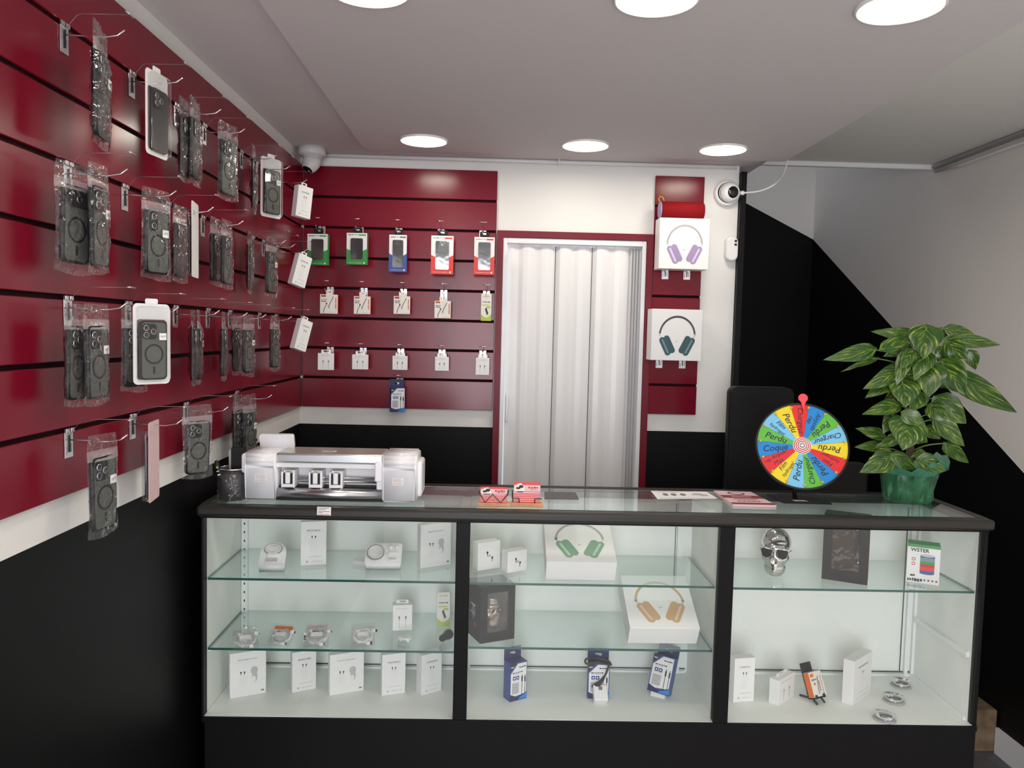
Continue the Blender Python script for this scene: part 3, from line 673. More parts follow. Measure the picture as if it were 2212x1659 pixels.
for i, (px, lab) in enumerate((((687, 721, 763, 799), 'white earphone box leftmost in the lower row of the back panel'), ((761, 795, 766, 798), 'white earphone box second in the lower row of the back panel'),
        ((848, 880, 769, 799), 'white earphone box right above the blue box'), ((940, 970, 771, 801), 'white earphone box fourth in the lower row of the back panel'),
        ((1028, 1057, 773, 810), 'taller white earphone box next to the folding door'))): bud_box(i, px, lab)

def blue_box(name_label, loc, rot, w=.058, h=.100, d=.034, group='blue charger boxes'):
    """blue and white charger box standing on z=0, front at y=0, hang flap at the back top"""
    r = thing('charger_box', name_label, 'charger', loc, rot, group)
    mb = MB(); mb.box(-w/2, w/2, 0, d, 0, h, 'blue', .0006, 1, fm={'top': 'navy'}); y = -.0005
    mb.prism([(-w*.46, h*.10), (w*.46, h*.16), (w*.46, h*.97), (-w*.05, h*.97), (-w*.46, h*.72)], y, 0, 'white_paper')
    mb.prism([(-w*.5, h*.995), (-w*.5, h*.76), (-w*.12, h*.995)], y-.0002, 0, 'print_black'); scrib(mb, -w*.46, -w*.30, h*.90, y-.0006, 'cream', .003, 2)
    mb.prism([(-w*.5, 0), (w*.5, 0), (w*.5, h*.19), (0, h*.075), (-w*.5, h*.19)], y-.0002, 0, 'navy'); mb.prism([(0, h*.02), (w*.5, h*.02), (w*.5, h*.17), (w*.05, h*.06)], y-.0004, 0, 'sky')
    scrib(mb, w*.02, w*.42, h*.87, y-.0003, 'print_black', .0028, 5); scrib(mb, -w*.36, w*.22, h*.74, y-.0003, 'navy', .0026, 6); scrib(mb, -w*.36, 0, h*.705, y-.0003, 'print', .0012, 7)
    for cx in (-.26, -.06):
        mb.prism(rrect(w*.17, h*.10, .0012, 2, w*cx, h*.60), y-.0003, 0, 'blue'); mb.disc(w*cx, h*.60, .0024, 'white_paper', y-.0006, 8); scrib(mb, w*(cx-.08), w*(cx+.08), h*.535, y-.0003, 'print', .001, 8)
    mb.prism(rrect(w*.42, h*.30, .003, 3, -w*.18, h*.33), y-.0003, 0, 'print_light'); 
    for k in range(4): scrib(mb, -w*.36, -w*.02, h*(.24+.06*k), y-.0005, 'print', .0012, 9+k)
    for cx, zt in ((.20, .64), (.38, .62)): mb.bar(w*cx-.0022, w*cx+.0022, h*(zt-.16), h*(zt-.02), 'print_black', y-.0004); mb.bar(w*cx-.0012, w*cx+.0012, h*(zt-.02), h*(zt+.03), 'print', y-.0004); mb.bar(w*cx-.0008, w*cx+.0008, h*.12, h*(zt-.16), 'print_black', y-.0004)
    obj('carton', mb, r)
    mb = MB(); mb.ring(rrect(w, .036, .002, 2, 0, h+.0135), rrect(w*.34, .008, .003, 3, 0, h+.014), d-.0012, d, 'navy'); obj('hang_flap', mb, r)
    return r
P = aty(859, 890, 3.03)
blue_box('blue and white charger box hanging alone at the bottom of the back panel', tuple(P), (0, 0, math.radians(16)), .055, .094, .030)

# ------------------------------------------------------------------ headphone boxes
def capsule(mb, cx, cz, L, w, ang, m, y0, y1):
    c, s = math.cos(ang), math.sin(ang)
    mb.prism([(cx+x*c-z*s, cz+x*s+z*c) for x, z in rrect(w, L, w*.49, 6)], y0, y1, m, True)
def headphone_box(label, loc, rot, w, d, col, hi, band, stand=False, lid=False):
    r = thing('headphone_box', label, 'headphones', loc, rot, 'boxed over-ear headphones')
    mb = MB(); h = w; mb.box(-w/2, w/2, 0, d, 0, h, 'white_soft', .0012, 2); y = -.0005; cx, cz = .008*w, h*.5
    n = 28; ro, ri = .365*w, .330*w   # headband
    arc = lambda rx, rz: [(cx+rx*math.cos(PI*k/n), cz-.02*h+rz*math.sin(PI*k/n)) for k in range(n+1)]
    o_, i_ = arc(ro, .395*h), arc(ri, .355*h)
    for k in range(n): mb.quad([(o_[k][0], y, o_[k][1]), (o_[k+1][0], y, o_[k+1][1]), (i_[k+1][0], y, i_[k+1][1]), (i_[k][0], y, i_[k][1])], band if (3 < k < n-4) else ('steel' if k in (0, n-1) else band))
    for s in (-1, 1):
        mb.quad([(cx+s*(ro-.004), y, cz-.02*h), (cx+s*(ri+.002), y, cz-.02*h), (cx+s*(ri-.006), y, cz-.08*h), (cx+s*(ro-.008), y, cz-.08*h)], 'steel')
        a = -s*math.radians(26)
        capsule(mb, cx+s*.150*w, cz-.185*h, .37*h, .115*w, a, col, y-.0001, 0)
        capsule(mb, cx+s*.235*w, cz-.225*h, .38*h, .120*w, a, col, y-.0003, 0); capsule(mb, cx+s*.232*w, cz-.225*h, .30*h, .035*w, a, hi, y-.0006, 0)
    scrib(mb, cx-.03*w, cx+.02*w, cz-.125*h, y, 'print', .0022, 3)
    obj('carton', mb, r)
    if lid:
        mb = MB(); mb.prism([(-w*.46+w*.56*k/10, h*.985-.13*h*math.sin(PI*k/10)) for k in range(11)], -.0009, -.0003, 'white_paper'); obj('seal_sticker', mb, r)
    if stand:
        a = rot[0]; mb = MB(); c, s_ = math.cos(-a), math.sin(-a)   # triangular support under the raised far end
        q = lambda x, yw, zw: (x, c*yw - s_*zw, s_*yw + c*zw)      # level offsets into the tilted frame
        base = -d*math.sin(abs(a)); yb = d*math.cos(a)
        for x0, x1 in ((-.05, -.046), (.046, .05)):
            pts = [(yb+.006, base+.0004), (.150, base+.0004), (.150, base+.105*.55)]
            A = [mb.v(q(x0, *p)) for p in pts]; B = [mb.v(q(x1, *p)) for p in pts]
            mb.face(A, 'white_pvc'); mb.face(B[::-1], 'white_pvc')
            for i in range(3): mb.face([A[i], A[(i+1) % 3], B[(i+1) % 3], B[i]], 'white_pvc')
        obj('support', mb, r)
    return r
Y = 3.010
P = aty((1422.5+1531)/2, 565.5, Y); w = (1531-1422.5)*Y/F_PX
hz1 = SLOT(5)-.004-.0125; P[2] = hz1
headphone_box('white headphone box printed with lilac headphones, under the red speaker', tuple(P), (0, 0, math.radians(1)), w, .078, 'lilac', 'lilac_hi', 'band_grey', lid=True)
top1 = P[2] + w; xh = P[0]
P = aty((1407+1514)/2, 764, Y); w2 = (1514-1407+4)*Y/F_PX; P[2] = SLOT(2)-.004-.0125
headphone_box('white headphone box printed with dark teal headphones, lower on the narrow panel', tuple(P), (0, 0, math.radians(2)), w2, .078, 'teal', 'teal_hi', 'band_dark')
# red cylinder speaker lying on the upper box
r = thing('bluetooth_speaker', 'red fabric cylinder speaker lying on top of the lilac headphone box', 'speaker', (xh-.004, Y+.040, top1+.0335))
mb = MB(); mb.T = Matrix.Rotation(PI/2, 4, 'Y'); mb.lathe([(0, -.082), (.030, -.082), (.0335, -.079), (.0335, .079), (.030, .082), (0, .082)], 'red_fabric', 36); obj('body', mb, r)
mb = MB(); mb.T = Matrix.Rotation(PI/2, 4, 'Y'); mb.lathe([(.028, -.0825), (.0325, -.083), (.033, -.088), (.027, -.090), (0, -.0885)], 'lilac', 32); obj('end_cap', mb, r)
mb = MB(); mb.tube([(-.086, -.010, .026), (-.094, -.008, .040), (-.088, -.006, .052), (-.078, -.006, .048), (-.072, -.008, .034)], .0025, 'gold', 6); obj('carry_strap', mb, r, label='ochre strap loop')

# ------------------------------------------------------------------ cameras and sensor
r = thing('security_camera', 'white turret security camera on the ceiling in the left back corner', 'camera', (0, 0, 0), group='white security cameras')
P = atz(661, 318, 2.226); P[0] = max(P[0], -.70); r.location = (P[0]+.004, P[1], 2.2255)
mb = MB(); mb.lathe([(0, 0), (.050, 0), (.050, -.024), (.046, -.032), (.036, -.034), (.034, -.046), (0, -.046)], 'cam_white', 40); obj('mount', mb, r)
mb = MB(); mb.T = Matrix.Translation((0, 0, -.050)) @ Matrix.Rotation(math.radians(-28), 4, 'X') @ Matrix.Rotation(math.radians(18), 4, 'Y')
mb.lathe([(0, .032), (.020, .027), (.031, .010), (.0335, -.005), (.030, -.026), (.0215, -.042), (.0195, -.043)], 'cam_white', 36); obj('turret', mb, r)
mb = MB(); mb.T = Matrix.Translation((0, 0, -.050)) @ Matrix.Rotation(math.radians(-28), 4, 'X') @ Matrix.Rotation(math.radians(18), 4, 'Y'); mb.lathe([(.0205, -.0425), (.019, -.040), (0, -.0385)], 'dark_glass', 30); obj('lens', mb, r)
P = aty(1568, 419, YBW)
r = thing('security_camera', 'white dome security camera on the white wall above the motion sensor', 'camera', (P[0], YBW, P[2]), group='white security cameras')
mb = MB(); mb.T = Matrix.Rotation(PI/2, 4, 'X'); mb.lathe([(0, 0), (.050, 0), (.050, .022), (.046, .027), (.040, .028)], 'white_pvc', 44); obj('mount', mb, r)
mb = MB(); mb.T = Matrix.Translation((.006, -.032, 0)) @ Matrix.Rotation(math.radians(14), 4, 'Z') @ Matrix.Rotation(math.radians(96), 4, 'X')
mb.lathe([(.040, -.012), (.0395, 0), (.034, .018), (.024, .026), (.0225, .0255)], 'white_pvc', 40); mb.lathe([(.0395, -.002), (.0402, -.001), (.0395, .0005)], 'dark_line', 40); obj('turret', mb, r)
mb = MB(); mb.T = Matrix.Translation((.006, -.032, 0)) @ Matrix.Rotation(math.radians(14), 4, 'Z') @ Matrix.Rotation(math.radians(96), 4, 'X')
mb.lathe([(.0226, .0256), (.020, .029), (.012, .032), (0, .033)], 'dark_glass', 30); obj('lens', mb, r)
o1 = P
pts = [(1602, 417), (1640, 413), (1672, 399), (1692, 375), (1702, 345)]; cur = []
for i, (x, y) in enumerate(pts): cur.append(tuple(aty(x, y, 3.09 - .03*i*(i < 3) - .0*i) - np.array([P[0], YBW, P[2]])))
def smooth(pts, n=6):
    pts = [Vector(p) for p in pts]; out = []
    for i in range(len(pts)-1):
        p0, p1, p2, p3 = pts[max(0, i-1)], pts[i], pts[i+1], pts[min(len(pts)-1, i+2)]
        for k in range(n):
            t = k/n; out.append(.5*((2*p1) + (p2-p0)*t + (2*p0-5*p1+4*p2-p3)*t*t + (3*p1-p0-3*p2+p3)*t**3))
    return out + [pts[-1]]
mb = MB(); mb.tube(smooth(cur), .0035, 'cable_white', 8); mb.T = Matrix.Translation((.058, -.020, .001)); mb.sphere((0, 0, 0), .011, 'white_pvc', 8, (1.1, 1, 1)); obj('cable', mb, r)
P = aty(1577, 539, YBW)
r = thing('motion_sensor', 'off-white rounded motion sensor on the white wall below the dome camera', 'sensor', (P[0], YBW, P[2]))
mb = MB(); lay = [[mb.v((x*k, y, z*(1-(1-k)*.55))) for x, z in rrect(.050, .098, .0235, 8)] for k, y in ((1, 0), (1, -.018), (.97, -.024), (.88, -.029), (.72, -.0312))]
for A, B in zip(lay, lay[1:]):
    for q in range(len(A)): mb.face([A[q], A[(q+1) % len(A)], B[(q+1) % len(A)], B[q]], 'white_pvc', True)
mb.face(lay[-1], 'white_pvc'); obj('housing', mb, r)
mb = MB(); 
for z in (.030, .016): mb.prism([(.012+.006*math.cos(a), z+.005*math.sin(a)) for a in [2*PI*k/7 for k in range(7)]], -.0325, -.029, 'dark_glass')
mb.bar(-.012, -.009, .022, .034, 'white_paper', -.0322); mb.bar(-.006, -.003, .024, .034, 'white_paper', -.0322); obj('sensor_window', mb, r)
mb = MB()   # pipe bracket and pipes along the ceiling edge
mb.tube([(1.945-.012, -2.6, 2.332), (1.945-.012, 3.5, 2.332)], .012, 'white_pvc', 8); mb.tube([(1.945-.008, -2.6, 2.300), (1.945-.008, 3.3, 2.300), (1.945-.008, 3.5, 2.312)], .006, 'white_pvc', 8)
o = obj('pipe_run', mb); tag(o, 'pair of thin white pipes running along the top of the right wall', 'pipe')
P = aty(1208, 347, 3.09)
mb = MB(); mb.tube([(0, 0, -.010), (0, 0, .014)], .006, 'white_pvc', 8); mb.box(-.012, .012, -.004, .004, -.003, .003, 'white_pvc', .001); o = obj('pipe_clip', mb, None, (P[0], 3.085, 2.214)); tag(o, 'small white clip on the cove between the back ceiling lamps', 'clip')

# ------------------------------------------------------------------ goods inside the counter
def on(x, y, z): P = atz(x, y, z); return P
def wbox(label, kind, px, z, rzdeg, wpx, hpx, d, tab=False, group='white earbud boxes in the counter', tint='white_soft', seed=0):
    """px = bottom centre of the front face in the photo"""
    P = on(px[0], px[1], z); D = (P-CAM) @ RM[2]; a = math.radians(rzdeg)
    w = wpx*D/F_PX/max(.3, math.cos(a + math.atan2(P[0], P[1]))); h = hpx*D/F_PX*1.02
    r = thing('earbud_box', label, 'box', tuple(P), (0, 0, a), group)
    mb = MB(); white_box(mb, w, h, d, kind, seed, tint); obj('carton', mb, r)
    if tab: mb = MB(); hang_tab(mb, w*.62, .012, h-.002, d*.6); obj('hang_tab', mb, r)
    return r
z1 = [SH1-.001, SH1-.002, SH1-.004]
# first cell, top shelf
wbox('tall white earbud box standing alone on the top left shelf', 'tall', (677, 1221), z1[0], 14, 54, 94, .020, seed=1)
wbox('large white earbud box at the right end of the top left shelf', 'wide', (941, 1224), z1[0], 30, 65, 92, .022, seed=2)
def open_box(label, px, wpx, kind):
    """opened white tray leaning back, with its cable shown on top"""
    P = on(px[0], px[1], z1[0]); D = (P-CAM) @ RM[2]; w = wpx*D/F_PX; d = .026
    r = thing('opened_box', label, 'box', (P[0], P[1], P[2]+.0005), (0, 0, math.radians(6 if kind == 'round' else 2)), 'opened white accessory boxes')
    T = Matrix.Translation((0, 0, 0)) @ Matrix.Rotation(math.radians(-52), 4, 'X'); L = w*1.15 if kind == 'round' else w*.72
    dz = d*math.sin(math.radians(52)); T = Matrix.Translation((0, 0, dz)) @ T
    mb = MB(); mb.T = T
    out = rrect(w, L, .006, 3, 0, L/2) if kind != 'round' else [(-w/2, 0), (w/2, 0)] + [(w/2*math.cos(PI*k/14), L*.62+L*.40*math.sin(PI*k/14)) for k in range(15)]
    mb.prism(out, 0, d, 'white_gloss', True); mb.prism([(x*.90, .05*L+z*.90) for x, z in out], -.0006, 0, 'white_paper')
    obj('tray', mb, r)
    mb = MB(); mb.T = T @ Matrix.Translation((0 if kind == 'round' else -w*.22, -.004, L*(.66 if kind == 'round' else .5)))
    R = w*(.34 if kind == 'round' else .23)
    for q in range(4): mb.tube([((R-.0022*(q % 2))*math.cos(2*PI*k/24), -.0012*q, (R*.62 if kind == 'round' else R-.0022*(q % 2))*math.sin(2*PI*k/24)) for k in range(24)], .0013, 'white_paper' if q % 2 else 'grey_case', 6, closed=True)
    obj('coiled_cable', mb, r)
    mb = MB(); mb.T = T
    if kind == 'round':
        mb.box(-.014, .014, -.006, 0, L*.34, L*.52, 'white_gloss', .002); mb.box(-.012, .012, -.0066, -.0058, L*.48, L*.52, 'print'); mb.box(-.017, .017, -.003, 0, L*.12, L*.32, 'print_light', .002)
    else:
        mb.box(w*.12, w*.40, -.006, 0, L*.42, L*.56, 'white_gloss', .002); mb.box(w*.14, w*.38, -.003, 0, L*.16, L*.30, 'print_light', .002); mb.sphere((w*.18, -.004, L*.75), .006, 'white_gloss', 6); mb.sphere((w*.36, -.004, L*.75), .006, 'white_gloss', 6)
    obj('adapter', mb, r)
    mb = MB()   # rear prop
    mb.box(-w*.3, w*.3, .062 if kind != 'round' else .070, .064 if kind != 'round' else .072, -.0003, .030, 'white_paper'); obj('prop', mb, r)
    return r
open_box('opened white charger tray with round top leaning on the top left shelf', (585, 1240), 54, 'round')
open_box('opened white box showing a coiled cable on the top left shelf', (826, 1236), 78, 'square')
P = on(778, 1222, z1[0]); r = thing('box_lid', 'small white lid lying beside the opened box with coiled cable', 'lid', tuple(P), (0, 0, math.radians(-28)))
mb = MB(); mb.box(-.026, .026, 0, .045, 0, .012, 'white_soft', .001); obj('lid', mb, r)
# first cell, middle shelf
def coil(label, px, wpx, kind, z, seed):
    P = on(px[0], px[1], z); D = (P-CAM) @ RM[2]; R = wpx*D/F_PX/2
    r = thing('coiled_cable', label, 'cable', (P[0], P[1], P[2]+.0003), (0, 0, math.radians((20, -8, 4, 10)[seed])), 'cable coils on the middle shelf')
    T = Matrix.Translation((0, R*.5, R*.42)) @ Matrix.Rotation(math.radians(38), 4, 'X')
    lo = -R*.9*math.sin(math.radians(38)) + R*.42; T = Matrix.Translation((0, 0, .004-lo if lo < .004 else 0)) @ T
    mb = MB(); mb.T = T; rr = random.Random(seed)
    for q in range(6 if kind != 'thick' else 11):
        a, b = R*(.80-.03*(q % 3)), R*(.62-.025*(q % 3)); oz = .0022*(q//2)
        mb.tube([(a*math.cos(2*PI*k/26), b*math.sin(2*PI*k/26)+.002*math.sin(k+q), oz) for k in range(26)], .0016 if kind != 'thick' else .0019, 'cable_white' if kind == 'white' else ('print_light' if q % 3 else 'cable_white'), 6, closed=True)
    obj('coil', mb, r)
    mb = MB(); mb.T = T; mb.box(-R*.5, R*.45, -R*.16, R*.20, -.001, .012, 'white_paper', .002); mb.box(-R*.62, -R*.40, R*.20, R*.42, .002, .013, 'white_gloss', .002); obj('tie_wrap', mb, r)
    mb = MB(); mb.T = T
    for sx, sy in ((.86, .35), (.42, -.78)): mb.box(sx*R-.005, sx*R+.005, sy*R-.004, sy*R+.004, .001, .008, 'white_gloss', .001); mb.box(sx*R+.004, sx*R+.010, sy*R-.0025, sy*R+.0025, .002, .006, 'steel' if kind != 'white' else 'black_plastic')
    if kind == 'thick': mb.box(-R*1.02, -R*.80, -R*.1, R*.14, .002, .012, 'white_gloss', .001); mb.box(-R*1.02, -R*.80, -R*.36, -R*.1, .002, .012, 'black_plastic', .001)
    obj('plug', mb, r)
    mb = MB(); mb.T = T
    mb.box(-R, R, -R*.92, R*.92, -.003, -.002, 'blister'); mb.box(-R*.95, R*.95, -R*.9, R*.9, .014, .0145, 'bag'); obj('clear_wrap', mb, r)
    if kind in ('orange', 'thick'): mb = MB(); mb.T = T; mb.box(-R*.85, R*.75, R*.62, R*1.0, -.002, -.0005, 'orange' if kind == 'orange' else 'pink'); mb.bar(-R*.3, R*.2, R*.7, R*.8, 'print_black', 0); obj('header_card', mb, r)
    return r
coil('clear wrapped white cable coil at the left end of the middle shelf', (531, 1403), 52, 'plain', SH2[0], 0)
coil('white cable coil with orange header card on the middle left shelf', (603, 1396), 50, 'orange', SH2[0], 1)
coil('thick ribbed grey cable coil with black and white plug on the middle shelf', (683, 1398), 54, 'thick', SH2[0], 2)
coil('glossy white cable coil with black plug, right of the ribbed grey coil', (784, 1396), 52, 'white', SH2[0], 3)
wbox('small white earbud box with torn top tab on the middle left shelf', 'buds', (869, 1362), SH2[0], 8, 42, 55, .028, True, seed=4)
P = on(871, 1390, SH2[0]); r = thing('earphones', 'tangled white wired earphones lying before the small white box', 'earphones', tuple(P))
mb = MB(); rr = random.Random(3)
mb.tube(smooth([(.016*math.cos(k*1.9)+rr.uniform(-.004, .004), .012*math.sin(k*1.7)+.010, .0025+.010*abs(math.sin(k*.8))) for k in range(16)], 5), .0016, 'cable_white', 6); obj('cable', mb, r)
mb = MB(); mb.sphere((.012, .006, .006), .0055, 'white_gloss', 6); mb.sphere((-.008, .014, .007), .0055, 'white_gloss', 6); obj('earbud', mb, r)
P = on(957, 1356, SH2[0]); r = thing('car_charger_card', 'lime green and white charger card leaning at the right end of the middle left shelf', 'accessory', (P[0], P[1]+.012, P[2]), (math.radians(-10), 0, math.radians(8)))
mb = MB(); w, h = .036, .092; mb.T = Matrix.Translation((0, 0, h)); mb.prism(rrect(w, h, .004, 3, 0, -h/2), 0, .008, 'cream'); lime_card(mb, w, h, -.0008); obj('card', mb, r)
P = on(966, 1388, SH2[0]); r = thing('car_charger', 'black car charger plug lying in front of the lime green card', 'charger', (P[0]-.004, P[1]+.012, P[2]+.0135), (0, 0, math.radians(-28)))
mb = MB(); mb.T = Matrix.Rotation(math.radians(90), 4, 'X'); mb.lathe([(0, -.018), (.0125, -.018), (.0135, -.014), (.0125, -.004), (.0095, .002), (.0085, .022), (.005, .027), (.003, .028), (0, .028)], 'black_plastic', 24); obj('body', mb, r)
mb = MB(); mb.box(-.005, .005, .0181, .0186, -.003, .003, 'steel'); obj('port', mb, r)
# first cell, bottom
for lab, kind, px, rz, wp, hp, d, sd in (
    ('wide white earbud box first from left on the counter bottom', 'wide', (536, 1503), 25, 74, 96, .022, 11), ('narrow white earbud box second from left on the counter bottom', 'tall', (657, 1492), 27, 50, 86, .022, 12),
    ('wide white earbud box in the middle of the left bottom compartment', 'wide', (749, 1497), 23, 72, 87, .022, 13), ('narrow white earbud box fourth from left on the counter bottom', 'tall', (850, 1500), 19, 50, 88, .020, 14),
    ('narrow white earbud box at right end of the left bottom compartment', 'tall', (932, 1497), 34, 43, 86, .030, 15)): wbox(lab, kind, px, ZB, rz, wp, hp, d, seed=sd)
# second cell, top shelf
wbox('small square white earbud box, the taller of two on the middle top shelf', 'cube', (1056, 1230), z1[1], 30, 48, 59, .030, seed=21)
wbox('small square white earbud box, the shorter of two on the middle top shelf', 'cube', (1117, 1235), z1[1], 32, 41, 45, .030, seed=22)
def propped(label, px, zs, wpx, tilt, rz, cols):
    d = .060; a = math.radians(90-tilt); P = on(px[0], px[1], zs + d*math.sin(a)); D = (P-CAM) @ RM[2]
    headphone_box(label, tuple(P), (-a, 0, math.radians(rz)), wpx*D/F_PX, d, *cols, stand=True)
propped('white headphone box printed with green headphones, propped on the middle top shelf', (1257, 1215), z1[1], 153, 25, 0, ('mint', 'mint_hi', 'band_grey'))
propped('white headphone box printed with sand coloured headphones, propped on the middle shelf', (1437, 1357), SH2[1], 153, 29, 1, ('sand', 'sand_hi', 'sand'))
def skull_mesh(mb, T, m, s):
    """skull from blended ellipsoids seen from one centre, with brow, nose hollow, teeth and jaw"""
    E_ = [((0, .010, .030), (.040, .050, .040)), ((0, -.018, -.002), (.0365, .032, .036)), ((0, -.020, -.034), (.030, .026, .0275)), ((-.022, -.024, -.004), (.014, .016, .012)), ((.022, -.024, -.004), (.014, .016, .012)), ((0, -.030, .022), (.031, .018, .010))]
    c0 = Vector((0, -.006, .0)); n, q = 40, 56; R = []
    for i in range(n+1):
        th = PI*i/n; row = []
        for k in range(q):
            ph = 2*PI*k/q; d = Vector((math.sin(th)*math.sin(ph), -math.sin(th)*math.cos(ph), math.cos(th))); best = []
            for c, r in E_:
                o = c0 - Vector(c); A = sum((d[j]/r[j])**2 for j in range(3)); B = sum(o[j]*d[j]/r[j]**2 for j in range(3)); C = sum((o[j]/r[j])**2 for j in range(3))-1
                disc = B*B-A*C
                if disc > 0: best.append((-B+math.sqrt(disc))/A)
            mx = max(best+[.012]); t = math.log(sum(math.exp(260*(q_-mx)) for q_ in best+[.012]))/260 + mx - .0012
            p = c0 + d*t
            if p.y < -.02:
                for ex in (-.0155, .0155): t -= .010*math.exp(-(((p.x-ex)/.009)**2+((p.z-.010)/.009)**2))
                t -= .008*math.exp(-((p.x/.005)**2+((p.z+.010)/.007)**2)); t -= .0045*math.exp(-(((p.z+.031)/.0022)**2))*math.exp(-(p.x/.018)**4)
                if abs(p.x) < .017 and -.040 < p.z < -.022: t += .0012*math.cos(p.x*1250)
            for sx in (-1, 1): t -= .004*math.exp(-(((p.x-sx*.034)/.008)**2+((p.z+.022)/.010)**2+((p.y+.012)/.014)**2))
            p = c0 + d*t; row.append(mb.v(T @ (p*s)))
        R.append(row)
    for i in range(n):
        for k in range(q): mb.face([R[i][k], R[i][(k+1) % q], R[i+1][(k+1) % q], R[i+1][k]], m, True)
def glasses(par, s, T=Matrix.Identity(4)):
    mb = MB(); mb.T = T @ Matrix.Diagonal((s, s, s, 1))
    shp = lambda sx: [(sx*(.005+.0 ), .018), (sx*.030, .021), (sx*.036, .016), (sx*.031, -.001), (sx*.022, -.006), (sx*.009, -.001)]
    for sx in (-1, 1):
        o = shp(sx); o = o if sx < 0 else o[::-1]
        mb.prism([(x, z+.004) for x, z in o], -.0505, -.048, 'dark_glass')
    g = obj('lens_pair', mb, par)
    mb = MB(); mb.T = T @ Matrix.Diagonal((s, s, s, 1))
    for sx in (-1, 1):
        o = [(x, -.0492, z+.004) for x, z in shp(sx)]; mb.tube(o, .0013, 'skull', 6, closed=True); mb.tube([(sx*.035, -.048, .018), (sx*.042, -.010, .016), (sx*.040, .020, .014)], .0014, 'skull', 6)
    mb.tube([(-.006, -.0495, .018), (0, -.051, .019), (.006, -.0495, .018)], .0014, 'skull', 6); obj('glasses_frame', mb, par)
def window_box(label, loc, rz, w, h, d, inside, side):
    r = thing('speaker_box', label, 'box', loc, (0, 0, rz), 'black window boxes of skull speakers')
    mb = MB(); t = .0012   # open fronted carton with a framed window
    mb.box(-w/2, -w/2+t, 0, d, 0, h, 'black_matt'); mb.box(w/2-t, w/2, 0, d, 0, h, 'black_matt'); mb.box(-w/2+t, w/2-t, d-t, d, 0, h, 'black_matt', fm={'front': 'black_card_window'}); mb.box(-w/2+t, w/2-t, 0, d-t, 0, t, 'black_matt'); mb.box(-w/2+t, w/2-t, 0, d-t, h-t, h, 'black_matt')
    mb.ring([(-w/2, 0), (w/2, 0), (w/2, h), (-w/2, h)], [(-w*.30, h*.17), (w*.30, h*.17), (w*.30, h*.88), (-w*.30, h*.88)], -.0006, .0006, 'black_matt')
    if side == 'left':
        mb.T = Matrix.Rotation(-PI/2, 4, 'Z'); y = -w/2-.0004   # x runs along -depth
        mb.disc(-d*.55, h*.46, .012, 'steel', y, 16, .020); scrib(mb, -d*.80, -d*.40, h*.60, y-.0002, 'cream', .006, 3); scrib(mb, -d*.85, -d*.4, h*.45, y-.0002, 'print_light', .006, 4); mb.prism(rrect(.007, .017, .003, 3, -d*.40, h*.27), y-.0004, y, 'redcard')
    else:
        mb.T = Matrix.Rotation(PI/2, 4, 'Z'); y = -w/2-.0004
        mb.bar(d*.2, d*.75, h*.10, h*.90, 'print', y); mb.bar(d*.3, d*.65, h*.18, h*.36, 'orange', y-.0002); scrib(mb, d*.3, d*.7, h*.75, y-.0002, 'cream', .014, 6)
    obj('carton', mb, r)
    mb = MB(); mb.prism([(-w*.31, h*.16), (w*.31, h*.16), (w*.31, h*.89), (-w*.31, h*.89)], .0007, .0010, 'window'); obj('clear_window', mb, r)
    if inside:
        mb = MB(); skull_mesh(mb, Matrix.Translation((0, d*.55, h*.47)), 'skull', .80); obj('skull_speaker', mb, r)
    return r
P = on(1074, 1385, SH2[1])
window_box('black window box with a chrome skull inside, standing on the middle shelf', tuple(P), math.radians(24), .098, .148, .085, True, 'left')
# second cell, bottom
P = on(1119, 1512, ZB); blue_box('blue and white charger box at left in the middle bottom compartment', tuple(P), (0, 0, math.radians(30)), .053, .104, .034)
P = on(1292, 1509, ZB); P0 = P.copy(); blue_box('blue and white charger box with a black cable draped over it', tuple(P), (0, 0, math.radians(-2)), .058, .097, .030)
P = on(1420, 1507, ZB); r = blue_box('blue and white charger box leaning back at right in the middle bottom compartment', (P[0], P[1], P[2]+.013), (math.radians(-20), math.radians(4), math.radians(-30)), .060, .100, .034)
mb = MB(); mb.box(-.02, .02, .0342, .037, -.022, .002, 'white_pvc'); mb.box(-.020, .020, .006, .034, -.0124, -.0005, 'white_pvc'); obj('support', mb, r)
r = thing('charger_plug', 'white charger plug with black cable lying before the draped blue box', 'charger', (P0[0]+.003, P0[1]-.028, ZB+.0003))
mb = MB(); mb.T = Matrix.Translation((0, .012, .020)) @ Matrix.Rotation(math.radians(-48), 4, 'X'); mb.box(-.0195, .0195, -.012, .012, -.022, .022, 'white_gloss', .004, 3); mb.box(-.005, .005, -.0125, -.0118, .006, .016, 'print'); mb.disc(0, -.010, .003, 'white_paper', -.0125, 12); mb.tube([(0, 0, .022), (-.004, 0, .034)], [.010, .004], 'white_gloss', 8); obj('plug', mb, r)
mb = MB(); hz = .104
mb.tube(smooth([(-.014, .030, .036), (.000, .018, .050), (.014, .018, .072), (.020, .019, .090), (.026, .022, .101), (.018, .028, .106), (-.008, .031, .110), (-.034, .026, .112), (-.042, .024, .106), (-.036, .023, .098), (-.012, .022, .1035), (.016, .020, .0985), (.030, .020, .098)], 6), .0028, 'cable_black', 8)
mb.tube([(-.020, .026, .034), (-.004, .016, .046), (.010, .016, .064)], [.004, .0065, .003], 'cable_black', 8); obj('cable', mb, r)
